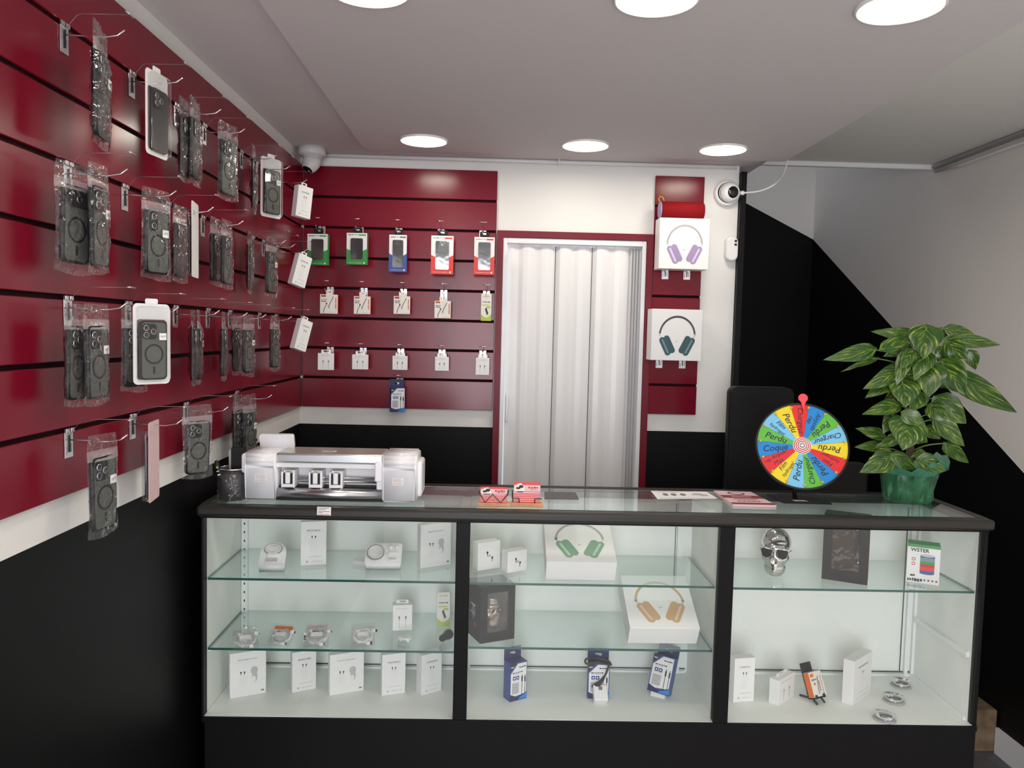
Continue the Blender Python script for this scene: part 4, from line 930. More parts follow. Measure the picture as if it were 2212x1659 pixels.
# third cell, top shelf
P = on(1682, 1250, z1[2]); s = .98
r = thing('skull_speaker', 'chrome skull speaker wearing black sunglasses on the right top shelf', 'speaker', (P[0]+.002, P[1]+.035, P[2]), (0, 0, math.radians(-24)))
mb = MB(); skull_mesh(mb, Matrix.Translation((0, 0, .0605*s)), 'skull', s); obj('skull', mb, r); glasses(r, s, Matrix.Translation((0, 0, .0605*s)))
P = on(1823, 1257, z1[2])
window_box('empty looking black window box beside the chrome skull on the right top shelf', tuple(P), math.radians(-28), .112, .178, .055, False, 'right')
P = on(1992, 1261, z1[2]); D = (P-CAM) @ RM[2]
r = thing('speaker_box', 'green topped white box picturing a striped cylinder speaker on the right top shelf', 'box', tuple(P), (0, 0, math.radians(-27)))
w, h, d = .078, .104, .050
mb = MB(); mb.box(-w/2, w/2, 0, d, 0, h, 'white_paper', .0006, 1, fm={'top': 'green', 'right': 'print_light'}); y = -.0005
mb.bar(-w/2, w/2, h*.93, h, 'green', y); mb.text('WSTER', .0135, 'print_black', (-w*.12, h*.855), y-.0002, bold=.02)
for z0, z1_, m in ((.30, .36, 'blue'), (.36, .46, 'redcard'), (.46, .53, 'red_ink'), (.53, .60, 'green'), (.60, .70, 'teal_hi'), (.70, .755, 'blue')): mb.bar(-w*.10, w*.34, h*(z0-.02), h*(z1_-.02), m, y)
mb.disc(w*.12, h*.735, w*.22, 'print_light', y-.0002, 20, h*.035); mb.disc(w*.12, h*.28, w*.22, 'blue', y+.0001, 20, h*.035)
for z in (.62, .50): mb.disc(-w*.30, h*z, .0045, 'red_ink', y, 12); mb.disc(-w*.30, h*z, .0028, 'white_paper', y-.0002, 12)
scrib(mb, -w*.38, -w*.24, h*.20, y, 'print_black', .005, 2); scrib(mb, -w*.46, 0, h*.08, y, 'print_black', .008, 3)
for k in range(4): mb.disc(w*(.06+.12*k), h*.10, .0028, 'red_ink' if k % 2 else 'print', y, 10)
obj('carton', mb, r)
# third cell, bottom
wbox('tall white earbud box at left in the right bottom compartment', 'tall', (1606, 1516), ZB, 10, 42, 95, .026, seed=31)
wbox('small white earbud box between two tall ones in the right bottom compartment', 'buds', (1698, 1515), ZB, 42, 31, 54, .028, True, seed=32)
wbox('tall white earbud box turned corner-on in the right bottom compartment', 'tall', (1861, 1511), ZB, 42, 34, 94, .030, seed=33)
P = on(1770, 1520, ZB); a = math.radians(26)
r = thing('phone_stand', 'black folding phone stand holding the orange and white box', 'stand', tuple(P), (0, 0, a))
mb = MB(); mb.T = Matrix.Rotation(math.radians(-24), 4, 'X'); mb.box(-.020, .020, .012, .016, .018, .108, 'black_plastic', .002)
mb.box(-.020, .020, -.010, .016, .014, .018, 'black_plastic', .001); mb.box(-.018, -.010, -.013, -.010, .014, .024, 'black_plastic', .001); mb.box(.010, .018, -.013, -.010, .014, .024, 'black_plastic', .001); obj('back_plate', mb, r)
mb = MB()
for x in (-.017, .011): mb.tube([(x+.003, -.006, .003), (x+.003, .010, .012), (x+.003, .055, .0035)], .003, 'black_plastic', 6); mb.tube([(x+.003, .010, .010), (x+.003, .022, .030)], .003, 'black_plastic', 6)
obj('foot', mb, r)
r = thing('cable_box', 'orange and white cable box leaning on the black phone stand', 'accessory', tuple(P), (0, 0, a))
mb = MB(); mb.T = Matrix.Rotation(math.radians(-24), 4, 'X') @ Matrix.Translation((.003, -.0092, .0185)); w, h = .046, .064
mb.box(-w/2, w/2, 0, .020, 0, h, 'cream', .0005, 1, fm={'left': 'orange'}); y = -.0004
mb.bar(-w*.44, -w*.16, h*.80, h*.93, 'orange', y); scrib(mb, -w*.40, 0, h*.68, y, 'print', .005, 1); mb.disc(-w*.22, h*.52, .003, 'red_ink', y, 10)
for k in range(8): mb.bar(w*.30, w*.36, h*(.12+.09*k), h*(.17+.09*k), 'red_ink', y)
mb.tube([(-w*.05, y, h*.1), (0, y, h*.4), (w*.12, y, h*.8)], .001, 'print_black', 4); mb.tube([(w*.12, y, h*.2), (w*.15, y, h*.6)], .0014, 'print', 4); obj('carton', mb, r)
for px, lab in (((1958, 1492), 'clear round earphone case, rearmost of three on the right counter bottom'), ((1943, 1526), 'clear round earphone case, middle of three on the right counter bottom'), ((1923, 1566), 'clear round earphone case, front of three on the right counter bottom')):
    P = on(px[0], px[1], ZB); R = .031
    r = thing('earphone_case', lab, 'earphones', (P[0], P[1]+R, ZB+.0003), (0, 0, rnd.uniform(-1, 1)), 'round earphone cases')
    mb = MB(); mb.lathe([(0, 0), (R*.92, 0), (R, .003), (R, .010), (R*.93, .0135), (0, .0145)], 'blister', 36); obj('clear_shell', mb, r)
    mb = MB()
    for q in range(4): mb.tube([(R*(.72-.05*(q % 2))*math.cos(2*PI*k/28), R*(.72-.05*(q % 2))*math.sin(2*PI*k/28), .003+.0022*q) for k in range(28)], .0015, 'cable_white' if q == 3 else 'grey_case', 6, closed=True)
    mb.lathe([(R*.9, .001), (R*.9, .0016), (0, .0016)], 'print_light', 30); obj('reel', mb, r)
    mb = MB(); mb.box(-.006, .003, -R*.75, -R*.45, .006, .012, 'white_gloss', .001); mb.sphere((-R*.5, .006, .008), .004, 'white_gloss', 6); mb.sphere((-R*.30, .013, .008), .004, 'white_gloss', 6); obj('earbud', mb, r)

# ------------------------------------------------------------------ things standing on the counter top
ZC = ZT - .0006
# screen film cutting plotter
Pl = atz(527, 1084, ZC); Pr = atz(898, 1090, ZC); wM = Pr[0]-Pl[0]; cxm = (Pl[0]+Pr[0])/2; YM = 1.990
r = thing('cutting_plotter', 'white and silver screen film cutting plotter on the left end of the counter', 'machine', (cxm, YM, ZC))
hM, dM = .128, .135
def end_block(x0, x1, name):
    mb = MB(); pr = [(-.0, .004), (.0, .090), (-.006, .100), (-.004, .118), (.010, hM), (dM-.02, hM), (dM, hM-.02), (dM, .004)]
    a = [mb.v((x0, y, z)) for y, z in pr]; b = [mb.v((x1, y, z)) for y, z in pr]; n = len(pr)
    mb.face(a, 'white_gloss'); mb.face(b[::-1], 'white_gloss')
    for i in range(n): mb.face([a[i], a[(i+1) % n], b[(i+1) % n], b[i]], 'white_gloss', False)
    bmesh.ops.bevel(mb.bm, geom=list(mb.bm.edges), offset=.0045, segments=3, affect='EDGES')
    for f in mb.bm.faces: f.smooth = True
    return obj(name, mb, r)
hw = wM/2
e1 = end_block(-hw, -hw+.078, 'end_block'); e2 = end_block(hw-.086, hw, 'end_block')
for bx_ in ((hw-.004, hw+.012, .035, dM-.01, .012, .105), (-hw-.013, -hw+.004, .010, dM-.01, .070, .121)): mb = MB(); mb.box(*bx_, 'white_gloss', .0075, 3); obj('side_bulge', mb, r)
x0, x1 = -hw+.077, hw-.085
mb = MB(); mb.box(x0, x1, .004, dM-.012, .100, hM-.003, 'silver_paint', .005, 2, fm={'front': 'steel'}); obj('top_cover', mb, r)
mb = MB(); mb.box(x0, x1, .010, .022, .088, .0995, 'white_gloss', .001); mb.box(x0, x1, .062, .070, .030, .100, 'white_pvc'); obj('back_plate', mb, r)
mb = MB(); mb.box(x0, x1, .006, .062, .004, .014, 'black_matt'); mb.box(x0, x1, .034, .062, .014, .036, 'black_matt'); obj('feed_slot', mb, r)
mb = MB(); mb.T = Matrix.Translation((0, .020, .0185)) @ Matrix.Rotation(PI/2, 4, 'Y'); mb.lathe([(0, x0), (.0155, x0), (.0155, x1), (0, x1)], 'steel', 28); obj('roller', mb, r)
mb = MB(); mb.tube([(x0, .042, .048), (x1, .042, .048)], .0035, 'chrome', 10); mb.tube([(x0, .050, .056), (x1, .050, .056)], .003, 'chrome', 10); obj('guide_shaft', mb, r)
for i, px in enumerate((624, 683, 727)):
    xc = aty(px, 1042, YM+.025)[0] - cxm
    mb = MB(); mb.box(xc-.018, xc-.013, .016, .050, .034, .076, 'white_gloss', .002); mb.box(xc+.011, xc+.017, .016, .050, .034, .080, 'white_gloss', .002); mb.box(xc-.014, xc+.012, .012, .018, .036, .044, 'white_gloss', .001); mb.box(xc-.014, xc+.012, .030, .050, .070, .078, 'silver_paint', .001)
    w_ = obj('pinch_roller', mb, r)
    mb = MB(); mb.box(xc-.007, xc+.005, .014, .030, .045, .074, 'white_pvc', .002); mb.box(xc-.013, xc-.007, .020, .034, .044, .070, 'black_plastic'); mb.box(xc+.005, xc+.011, .020, .034, .044, .070, 'black_plastic'); obj('release_lever', mb, w_)
mb = MB(); xc = x1-.010; mb.box(xc-.011, xc+.009, .000, .030, .056, .108, 'white_gloss', .004, 3); mb.box(xc-.007, xc+.009, .008, .030, .034, .058, 'white_gloss', .003); obj('carriage', mb, r)
mb = MB(); mb.T = Matrix.Translation((0, .100, hM-.003)) @ Matrix.Rotation(math.radians(20), 4, 'X'); mb.prism(rrect(.090, .040, .006, 4, -hw+.055, .016), 0, .012, 'white_gloss', True); obj('rear_tray', mb, r)
def maker_label(par, x, z, w, h, y, name='sticker', T=None):
    mb = MB(); 
    if T: mb.T = T
    mb.box(x-w/2, x+w/2, y-.0002, y, z-h/2, z+h/2, 'white_paper' if T is None else 'cream')
    for k in range(6): scrib(mb, x-w*.44, x+w*(.44 if k % 2 else .30), z+h*(.38-.15*k), y-.0005, 'brown_ink', .0009, k)
    obj(name, mb, par)
maker_label(e1, -hw+.042, .062, .030, .018, -.0002); maker_label(e2, hw-.046, .058, .028, .018, -.0002)
maker_label(r, cxm*0-.014, 0, .036, .022, .0, 'sticker', Matrix.Translation((0, .050, hM-.0028)) @ Matrix.Rotation(math.radians(-90), 4, 'X'))
# pen cup and what stands in it
P = atz(492, 1083, ZC); R = .034
cup = thing('pen_cup', 'dark wire mesh pen cup wrapped in clear film beside the cutting plotter', 'cup', (P[0]+.002, P[1]+R, ZC))
H = .080
mb = MB(); mb.lathe([(0, 0), (R*.97, 0), (R*.97, H), (R*.93, H), (R*.93, .003), (0, .003)], 'mesh_grey', 40); obj('mesh_body', mb, cup)
mb = MB(); mb.tube([(R*1.0*math.cos(2*PI*k/36), R*1.0*math.sin(2*PI*k/36), H) for k in range(36)], .0022, 'chrome', 8, closed=True); obj('rim', mb, cup)
mb = MB(); rr = random.Random(5)
def cr(k, j): return R*(1.10+.05*math.sin(k*1.7+j)+.10*max(0, math.sin(k*.35+3))**6)
g = [[mb.v((cr(k, j)*math.cos(2*PI*k/30), cr(k, j)*math.sin(2*PI*k/30), .0006+.0135*j)) for k in range(30)] for j in range(6)]
for j in range(5):
    for k in range(30): mb.face([g[j][k], g[j][(k+1) % 30], g[j+1][(k+1) % 30], g[j+1][k]], 'bag', True)
obj('film_wrap', mb, cup)
cx_, cy_ = P[0]+.002, P[1]+R
o = thing('card_sleeve', 'black wedge shaped sleeve standing in the pen cup', 'holder', (cx_+.004, cy_+.008, ZC+.004))
mb = MB(); a = [(-.014, 0), (.014, 0), (.019, .122), (.011, .127), (-.010, .127), (-.017, .120)]; mb.prism(a, -.004, .008, 'black_matt'); mb.quad([(-.0142, -.0042, .03), (-.0105, -.0042, .03), (-.0105, -.0042, .126), (-.0168, -.0042, .119)], 'grey_case'); obj('sleeve', mb, o)
o = thing('marker_pen', 'black marker with yellow-green dot leaning out of the pen cup', 'pen', (cx_-.012, cy_-.010, ZC+.004), eul(6, -14, 0))
mb = MB(); mb.lathe([(0, 0), (.0055, 0), (.006, .060), (.006, .092), (.0045, .100), (0, .102)], 'black_plastic', 16); obj('barrel', mb, o)
mb = MB(); mb.T = Matrix.Translation((0, -.0058, .084)); mb.sphere((0, 0, 0), .003, 'lime', 6); mb.T = Matrix.Identity(4); scrib(mb, -.004, .004, .065, -.0064, 'cream', .004, 2); scrib(mb, -.004, .004, .074, -.0064, 'cream', .003, 4); obj('marking', mb, o)
o = thing('plastic_spudger', 'white pointed pry tool with red slot in the pen cup', 'tool', (cx_+.017, cy_+.002, ZC+.004), eul(0, 8, 20))
mb = MB(); mb.prism([(-.003, 0), (.003, 0), (.005, .080), (.0055, .110), (.003, .122), (-.005, .095)], -.001, .001, 'white_gloss'); mb.prism([(-.0015, .092), (.0025, .096), (.0035, .110), (.0005, .106)], -.0014, -.0008, 'red_ink'); obj('blade', mb, o)
# business card holders
def card_holder(label, cardlab, px, kind):
    P = atz(px, 1096, ZC)
    h = thing('card_holder', label, 'card holder', (P[0], P[1]+.004, ZC), (0, 0, math.radians(-2)), 'business card holders')
    mb = MB(); mb.box(-.042, .042, 0, .026, 0, .010, 'wood', .001); obj('base', mb, h)
    mb = MB()
    if kind == 'zigzag': mb.tube([(-.038, .004, .040), (-.036, .002, .034), (-.022, .002, .011), (-.003, .002, .032), (.018, .002, .0105), (.036, .002, .034), (.037, .004, .042), (.035, .006, .030)], .0015, 'cable_black', 6)
    else: mb.tube([(-.036, .016, .010), (-.038, .006, .040), (-.038, .002, .022), (-.020, .002, .021), (-.020, .002, .0098)], .0015, 'cable_black', 6); mb.tube([(.020, .002, .0098), (.020, .002, .021), (.038, .002, .022)], .0015, 'cable_black', 6)
    obj('wire_holder', mb, h)
    tall = kind != 'zigzag'
    c = thing('business_cards', cardlab, 'cards', (P[0], P[1]+.009, ZC+.0102), (math.radians(-14), 0, math.radians(-2)), 'business card stacks')
    hc = .052 if tall else .040; w2 = .034
    mb = MB(); mb.box(-w2, w2, 0, .008, 0, hc, 'redcard', .0004, 1); y = -.0004
    mb.bar(-w2, w2, hc*.56, hc*.86, 'pink', y); mb.bar(-w2, w2, hc*.47, hc*.53, 'pink', y)
    for k in range(5): mb.bar(-w2, w2, hc*(.06+.085*k), hc*(.09+.085*k), 'pink', y)
    mb.prism([(-w2*.96, hc*.56), (w2*-.20, hc*.56), (-w2*.20, hc*.75), (-w2*.45, hc*.95), (-w2*.75, hc*.90), (-w2*.96, hc*.70)], y-.0001, y, 'cream'); mb.disc(-w2*.45, hc*.78, .006, 'print_black', y-.0003, 10, .004); mb.disc(-w2*.68, hc*.70, .006, 'print_black', y-.0003, 10, .003); mb.bar(-w2*.75, -w2*.3, hc*.50, hc*.54, 'print_black', y-.0003)
    scrib(mb, w2*.08, w2*.86, hc*.74, y-.0003, 'red_ink', .0040, 5); scrib(mb, w2*.25, w2*.80, hc*.645, y-.0003, 'red_ink', .0016, 6); obj('card_stack', mb, c)
card_holder('wooden card holder with zigzag black wire front, left of two', 'red and white business cards behind the zigzag wire', 1066, 'zigzag')
card_holder('wooden card holder with square bent black wire, right of two', 'taller red and white business cards in the square wire holder', 1138, 'square')
# leaflets and a grey mat on the glass
def sheet(name, label, cat, corners, m, deco, t=.0008, zo=.0002):
    Q = [atz(x, y, ZC) for x, y in corners]; c = sum(Q)/4
    mb = MB(); A = [mb.v((*(q-c)[:2], t)) for q in Q]; B = [mb.v((*(q-c)[:2], 0)) for q in Q]
    mb.face(A, m); mb.face(B[::-1], m)
    for i in range(4): mb.face([B[i], B[(i+1) % 4], A[(i+1) % 4], A[i]], m)
    L = [Vector((*(q-c)[:2], 0)) for q in Q]   # corners: front-left, front-right, back-right, back-left
    def uv(u, v, dz=.0003): p = (L[0]*(1-u)+L[1]*u)*(1-v) + (L[3]*(1-u)+L[2]*u)*v; return (p.x, p.y, t+dz)
    deco(mb, uv); o = obj(name, mb, None, (c[0], c[1], ZC+zo)); return tag(o, label, cat)
def pr(mb, uv, u0, u1, v0, v1, m, dz=.0003): mb.quad([uv(u0, v0, dz), uv(u1, v0, dz), uv(u1, v1, dz), uv(u0, v1, dz)], m)
def d_mat(mb, uv): pass
sheet('counter_mat', 'thin dark grey mat lying behind the red business cards', 'mat', [(1176, 1078), (1251, 1079), (1243, 1064), (1176, 1063)], 'mesh_grey', d_mat)
def d_leaf(mb, uv):
    for i, u in enumerate((.20, .34, .50)):
        mb.face([mb.v(uv(u+.05*math.cos(2*PI*k/14), .52+.16*math.sin(2*PI*k/14))) for k in range(14)], 'print')
    pr(mb, uv, .10, .45, .82, .88, 'print_light'); pr(mb, uv, .70, .85, .60, .76, 'print_light'); pr(mb, uv, .78, .92, .30, .42, 'print_light'); pr(mb, uv, .05, .95, .06, .09, 'print_light')
    for k in range(9): pr(mb, uv, .66+.03*k, .68+.03*k, .45, .56, 'print')
sheet('printed_leaflet', 'white leaflet with three grey ovals lying on the glass counter top', 'leaflet', [(1420, 1078), (1549, 1077), (1526, 1063), (1406, 1061)], 'white_paper', d_leaf)
def d_fly(mb, uv):
    pr(mb, uv, 0, 1, .0, .12, 'maroon_ink'); pr(mb, uv, .0, 1, .45, .66, 'maroon_ink'); 
    mb.face([mb.v(uv(.5+.22*math.cos(2*PI*k/18), .82+.13*math.sin(2*PI*k/18), .0005)) for k in range(18)], 'maroon_ink'); mb.face([mb.v(uv(.5+.17*math.cos(2*PI*k/18), .82+.08*math.sin(2*PI*k/18), .0007)) for k in range(18)], 'pink')
    for k in range(14): pr(mb, uv, .22+.04*k, .245+.04*k, .18+.02*(k % 3), .26+.02*(k % 2), 'maroon_ink'); pr(mb, uv, .25+.035*k, .27+.035*k, .52, .58, 'pink', .0006)
    pr(mb, uv, .2, .8, .36, .40, 'maroon_ink')
sheet('flyer_stack', 'stack of pink and maroon flyers lying left of the prize wheel', 'flyers', [(1583, 1094), (1677, 1096), (1622, 1067), (1541, 1064)], 'pink', d_fly, .006)

# ------------------------------------------------------------------ prize wheel
Pb = atz(1735, 1084, ZC); YW = Pb[1]
hub = aty(1731, 963, YW - .004); D = (hub-CAM) @ RM[2]; RW = 100*D/F_PX/1.035
r = thing('prize_wheel', 'colourful handwritten prize wheel with coral pointer on a black stand', 'prize wheel', (hub[0]+.002, YW+.018, ZC))
mb = MB(); q = [(-.052, -.045), (.078, -.048), (.030, .050), (-.066, .050)]; mb.T = Matrix.Identity(4)
A = [mb.v((x, y, .004)) for x, y in q]; B = [mb.v((x, y, 0)) for x, y in q]; mb.face(A, 'black_matt'); mb.face(B[::-1], 'black_matt')
for i in range(4): mb.face([B[i], B[(i+1) % 4], A[(i+1) % 4], A[i]], 'black_matt')
mb.quad([(-.016, -.032, .0045), (.022, -.034, .0045), (.014, -.018, .0045), (-.020, -.017, .0045)], 'cream'); obj('base', mb, r)
zh = hub[2]-ZC; TILT = math.radians(-23)
mb = MB(); mb.tube([(0, .010, .003), (0, .026, .05), (0, .020, zh)], .006, 'black_plastic', 12); obj('post', mb, r)
T = Matrix.Translation((0, -.022, zh)) @ Matrix.Rotation(math.radians(-12), 4, 'Z') @ Matrix.Rotation(TILT, 4, 'X')
mb = MB(); mb.T = T; mb.ring(circ(RW, 72), circ(RW*.965, 72), -.004, .008, 'black_plastic'); mb.prism(circ(RW*.97, 72), .001, .006, 'black_plastic'); disc = obj('wheel_rim', mb, r)
seg = ['w_red', 'w_blue', 'w_green', 'w_light', 'w_yellow']*3
txt = ['Chargeur', 'Airpods\nrep', 'Perdu', 'Chargeur', 'Perdu', 'Film\nhydrogel', 'Perdu', 'Chargeur', 'Perdu', 'Film\nhydrogel', 'rep Airpods\nMax', 'Coque', 'Perdu', 'Film\nhydrogel', 'Perdu']
A0 = math.radians(10-24)
mb = MB(); mb.T = T
pt = lambda a, rr: (rr*math.sin(a), rr*math.cos(a))   # clockwise from the top
for i, m in enumerate(seg):
    a0 = A0 + i*2*PI/15; n = 6; a1 = a0+2*PI/15
    mb.prism([pt(a1-(a1-a0)*k/n, RW*.965) for k in range(n+1)] + [pt(a0, .01), pt(a1, .01)], -.0010, .001, m)
    mb.quad([(*[pt(a0-.004, .03)[0]], -.0014, pt(a0-.004, .03)[1]), (pt(a0+.004, .03)[0], -.0014, pt(a0+.004, .03)[1]), (pt(a0+.0025, RW*.96)[0], -.0014, pt(a0+.0025, RW*.96)[1]), (pt(a0-.0025, RW*.96)[0], -.0014, pt(a0-.0025, RW*.96)[1])], 'ink')
face_ = obj('wheel_face', mb, r)
mb = MB(); mb.T = T
for i, t in enumerate(txt):
    am = A0 + (i+.5)*2*PI/15; lines = t.split('\n')
    for li, s in enumerate(lines):
        off = (0 if len(lines) == 1 else (.0085 if li == 0 else -.0075)); sz = .0245 if len(lines) == 1 else .0165
        if len(s) > 7: sz *= .82
        rc = RW*(.585 if len(lines) == 1 else .64); x, z = pt(am, rc); rot = -am - PI/2   # reading from rim to hub
        up = (-math.sin(rot), math.cos(rot)); mb.text(s, sz, 'ink', (x+up[0]*off, z+up[1]*off), -.0014, rot, sx=1.0, bold=.0015)
obj('handwriting', mb, face_)
for i in range(15):
    mb = MB(); x, z = pt(A0+i*2*PI/15, RW*.90); mb.T = T @ Matrix.Translation((x, -.001, z)) @ Matrix.Rotation(PI/2, 4, 'X'); mb.lathe([(.0034, -.001), (.0032, .006), (.002, .0075), (0, .0078)], 'peg', 12); obj('peg', mb, face_)
mb = MB()
for k, (rr, m) in enumerate(((.0205, 'white_paper'), (.0191, 'red_ink'), (.0170, 'white_paper'), (.0150, 'red_ink'), (.0128, 'white_paper'), (.0108, 'red_ink'), (.0086, 'white_paper'), (.0066, 'grey_case'), (.003, 'white_gloss'))):
    mb.T = T @ Matrix.Translation((0, -.002-.0004*k, 0)); mb.prism(circ(rr*RW/.105, 36), 0, .002, m, True)
obj('hub', mb, r)
mb = MB(); mb.T = T @ Matrix.Translation((.004, -.010, RW)); pts = [(.0125*math.cos(a), .012+.0125*math.sin(a)) for a in [-.95+ (2*PI-1.25)*k/20 for k in range(21)]]
mb.prism(pts + [(-.0055, 0), (-.003, -.012), (0, -.024), (.003, -.012)], -.002, .002, 'pointer', True); obj('pointer', mb, r)

# ------------------------------------------------------------------ potted pothos in green paper
Pp = atz(1985, 1093, ZC); RP = 54*((Pp-CAM) @ RM[2])/F_PX
YP = Pp[1] + RP
r = thing('potted_pothos', 'variegated pothos plant in green wrapping paper on the right end of the counter', 'plant', (Pp[0]+.003, YP, ZC))
OP = np.array([Pp[0]+.003, YP, ZC])
mb = MB(); rr = random.Random(11); NK = 44; prof = [(0, .001), (.84, .001), (.93, .010), (.96, .035), (1.0, .062), (1.04, .078), (1.0, .084)]
wr = [[mb.v((RP*pr_*(1+.05*math.sin(k*1.9)*min(1, z*20)+.045*math.sin(k*2.7+z*60+2*math.sin(k*.7)))*math.cos(2*PI*k/NK), RP*pr_*(1+.05*math.sin(k*1.9)*min(1, z*20)+.045*math.sin(k*2.7+z*60+2*math.sin(k*.7)))*math.sin(2*PI*k/NK), z)) for k in range(NK)] for pr_, z in prof[1:]]
for j in range(len(wr)-1):
    for k in range(NK): mb.face([wr[j][k], wr[j][(k+1) % NK], wr[j+1][(k+1) % NK], wr[j+1][k]], 'paper_green', k % 3 > 0)
mb.face([wr[0][k] for k in range(NK)][::-1], 'paper_green')
# flared paper collar
cl = []
for j in range(4):
    row = []
    for k in range(NK):
        a = 2*PI*k/NK; fl = .55+.45*math.sin(a*3+.6)*math.sin(a*1+2) ; t = j/3
        rad = RP*(1.03 + t*(.30+.42*max(0, fl)) + .02*math.sin(k*1.9)); z = .080 + t*(.020+.030*math.sin(a*2+1.0)**2) + .006*math.sin(k*2.7)*t
        row.append(mb.v((rad*math.cos(a), rad*math.sin(a), z)))
    cl.append(row)
for j in range(3):
    for k in range(NK): mb.face([cl[j][k], cl[j][(k+1) % NK], cl[j+1][(k+1) % NK], cl[j+1][k]], 'paper_green_in', True)
obj('paper_wrap', mb, r)
mb = MB(); mb.lathe([(RP*.96, .070), (RP*.6, .074), (0, .076)], 'soil', 24); obj('soil', mb, r)
mb = MB(); mb.tube(smooth([(0, .004, .070), (.004, .006, .15), (.0, .006, .22), (-.006, .006, .29)], 5), .010, 'coir', 10); obj('moss_pole', mb, r)
# leaf material: green with yellow-cream streaks
lm = bpy.data.materials.new('variegated_leaf'); lm.use_nodes = True; nt = lm.node_tree; b = nt.nodes['Principled BSDF']
tc = nt.nodes.new('ShaderNodeTexCoord'); n1 = nt.nodes.new('ShaderNodeTexNoise'); n1.inputs['Scale'].default_value = 1; n1.inputs['Detail'].default_value = 5; n1.inputs['Roughness'].default_value = .65
mp = nt.nodes.new('ShaderNodeMapping'); mp.inputs['Scale'].default_value = (1, 1, 1)
cr_ = nt.nodes.new('ShaderNodeValToRGB'); el = cr_.color_ramp.elements; el[0].position = .34; el[0].color = (.010, .040, .009, 1); el[1].position = .50; el[1].color = (.030, .085, .012, 1)
e = el.new(.575); e.color = (.11, .19, .02, 1); e = el.new(.67); e.color = (.42, .42, .09, 1)
nt.links.new(tc.outputs['UV'], mp.inputs['Vector']); nt.links.new(mp.outputs[0], n1.inputs['Vector']); nt.links.new(n1.outputs['Fac'], cr_.inputs[0]); nt.links.new(cr_.outputs[0], b.inputs['Base Color'])
b.inputs['Roughness'].default_value = .32; b.inputs['Specular IOR Level'].default_value = .5; M['leaf'] = lm
# (tip, base, width, depth of base and tip) read off the photo's 1704 px wide crop of the plant
LV = [((455, 172), (800, 205), 100, -.02, -.03), ((788, 226), (545, 322), 105, -.05, -.03), ((75, 405), (470, 322), 125, -.02, -.03), ((212, 500), (500, 395), 45, 0, 0), ((398, 642), (690, 490), 140, -.04, -.06),
 ((410, 716), (640, 575), 120, -.03, -.05), ((384, 850), (680, 775), 115, -.05, -.07), ((884, 400), (905, 140), 225, -.05, -.09), ((1325, 216), (1068, 150), 90, 0, .0), ((1525, 282), (1085, 235), 105, -.02, -.02),
 ((1235, 400), (1075, 255), 170, -.02, -.04), ((1310, 487), (1262, 335), 105, .04, .04), ((1225, 688), (1040, 420), 235, -.03, -.06), ((1650, 842), (1150, 520), 190, -.02, -.05), ((810, 572), (915, 350), 150, -.06, -.09),
 ((662, 622), (755, 345), 110, -.06, -.08), ((700, 480), (800, 330), 110, -.06, -.09), ((926, 712), (950, 440), 215, -.06, -.10), ((740, 792), (715, 580), 215, -.06, -.10), ((785, 828), (850, 670), 150, -.05, -.08),
 ((1236, 926), (990, 715), 205, -.04, -.06), ((1072, 906), (945, 770), 140, -.06, -.09), ((908, 940), (720, 835), 120, -.07, -.09), ((555, 1005), (640, 850), 115, -.04, -.05), ((1224, 1112), (985, 890), 150, -.04, -.06),
 ((328, 962), (560, 1030), 95, -.03, -.03), ((716, 1142), (760, 900), 270, -.07, -.11), ((498, 1110), (680, 1030), 95, -.06, -.08), ((328, 1112), (560, 1120), 95, -.03, -.05), ((372, 1322), (630, 1180), 175, -.06, -.09),
 ((828, 1302), (625, 1175), 130, -.07, -.08), ((1072, 1312), (845, 1215), 135, -.08, -.10), ((780, 1202), (890, 1160), 70, -.06, -.08), ((1256, 1250), (1065, 1085), 110, -.03, -.03), ((560, 380), (780, 270), 120, .02, .02),
 ((640, 660), (820, 520), 150, 0, 0), ((1050, 640), (900, 500), 150, .02, .02), ((560, 760), (740, 640), 130, .02, .0), ((1130, 960), (960, 840), 120, .02, .02), ((660, 1010), (840, 930), 130, .01, -.01), ((1030, 1050), (900, 960), 100, .0, .0), ((1010, 440), (1060, 300), 110, .0, .0), ((920, 1080), (800, 1000), 120, -.04, -.05), ((1085, 215), (985, 170), 80, .02, .02), ((560, 560), (720, 440), 110, .03, .03)]
mb = MB(); st = MB(); ks = 452/1704; uvl = mb.bm.loops.layers.uv.new('streaks')
def lface(q, uvs):
    f = mb.face(q, lm, True)
    if f:
        for v_, uv_ in zip(q, uvs):
            for lp in f.loops:
                if lp.vert is v_ or lp.vert == v_: lp[uvl].uv = uv_
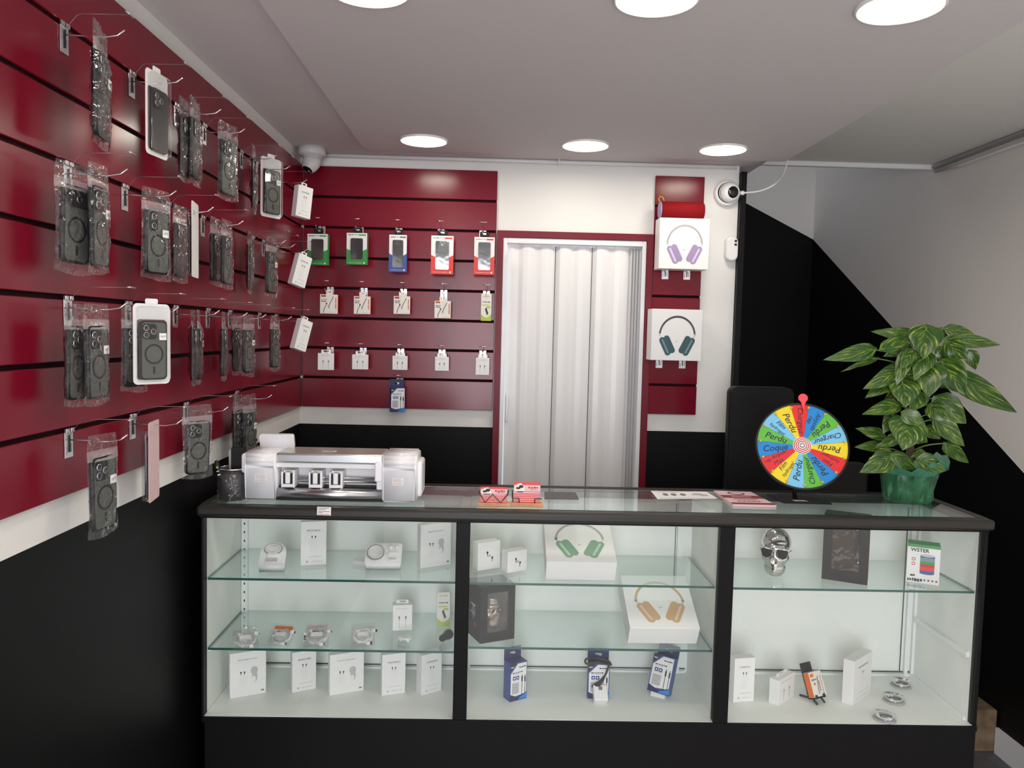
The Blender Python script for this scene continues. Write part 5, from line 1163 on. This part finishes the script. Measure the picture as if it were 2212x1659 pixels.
for i, (tp, bs, wpx, yb, yt) in enumerate(LV):
    B_ = aty(1760+bs[0]*ks, 670+bs[1]*ks, YP+yb) - OP; T_ = aty(1760+tp[0]*ks, 670+tp[1]*ks, YP+yt) - OP
    B_, T_ = Vector(B_), Vector(T_); ax = T_-B_; L = ax.length; u = ax.normalized(); view = Vector(CAM-OP)-B_; view.normalize()
    s = u.cross(view); s.normalize(); nrm = s.cross(u)
    wd_ = wpx*ks*((OP-CAM) @ RM[2])/F_PX; tw = rr.uniform(-.35, .35); s = (s*math.cos(tw)+nrm*math.sin(tw)); nrm = s.cross(u)
    n = 9; mid, lf, rt = [], [], []
    for k in range(n+1):
        t = k/n; prw = (math.sin(PI*min(1, t**.62))**.85) * (1-.25*t); sag = .10*L*math.sin(PI*t) - .05*L*t
        c = B_ + ax*t + nrm*sag*.6; hw_ = wd_*.60*prw; lift = nrm*(.28*hw_) + u*0
        back = u*(-.10*L*(1-t)**4)
        mid.append(mb.v(c)); lf.append([mb.v(c - s*hw_*.55 + lift*.7 + back*.6), mb.v(c - s*hw_ + lift*.6 + nrm*.002*math.sin(9*t+i) + back)]); rt.append([mb.v(c + s*hw_*.55 + lift*.7 + back*.6), mb.v(c + s*hw_ + lift*.6 + nrm*.002*math.sin(8*t+i) + back)])
    for k in range(n):
        for side in (lf, rt):
            o_ = i*7.3 + (3.1 if side is rt else 0); U = lambda a, kk: (o_ + a*1.6, i*3.7 + 9*(kk/n) - 5.5*a)   # streaks run obliquely from the midrib to the margin
            lface([mid[k], side[k][0], side[k+1][0], mid[k+1]], [U(0, k), U(.55, k), U(.55, k+1), U(0, k+1)]); lface([side[k][0], side[k][1], side[k+1][1], side[k+1][0]], [U(.55, k), U(1, k), U(1, k+1), U(.55, k+1)])
    ctr = Vector((rr.uniform(-.008, .008), .006, max(.075, B_.z-.035)))
    st.tube(smooth([ctr, (ctr+B_)/2+Vector((0, 0, .008)), B_, B_+ax*.10], 4), .0018, 'stem', 5)
obj('leaf_mass', mb, r); obj('stem', st, r)

# ------------------------------------------------------------------ dark chair behind the counter
Yh = 2.72
a = aty(1580, 835, Yh); b_ = aty(1716, 835, Yh); bt = aty(1650, 1060, Yh)
r = thing('padded_chair', 'black padded chair behind the counter, half hidden by the prize wheel', 'chair', ((a[0]+b_[0])/2, Yh, 0))
w = b_[0]-a[0]; zt = a[2]; zb = .52
mb = MB(); mb.prism(rrect(w, zt-.60, .025, 5, 0, (zt+.60)/2), 0, .05, 'vinyl', True); obj('backrest', mb, r)
mb = MB(); mb.box(-w/2, w/2+.10, -.33, .03, .46, .54, 'vinyl', .02, 3); obj('seat', mb, r)
c1 = aty(1845, 995, Yh)[0]-(a[0]+b_[0])/2; zc = aty(1850, 1000, Yh)[2]
mb = MB(); mb.box(w/2+.02, c1+.05, -.02, .05, .50, zc, 'vinyl', .02, 3); obj('arm_panel', mb, r)
for x in (-w/2+.03, w/2+.05):
    for y in (-.29, .0): mb = MB(); mb.tube([(x, y, 0), (x, y, .465)], .012, 'black_plastic', 8); obj('leg', mb, r)
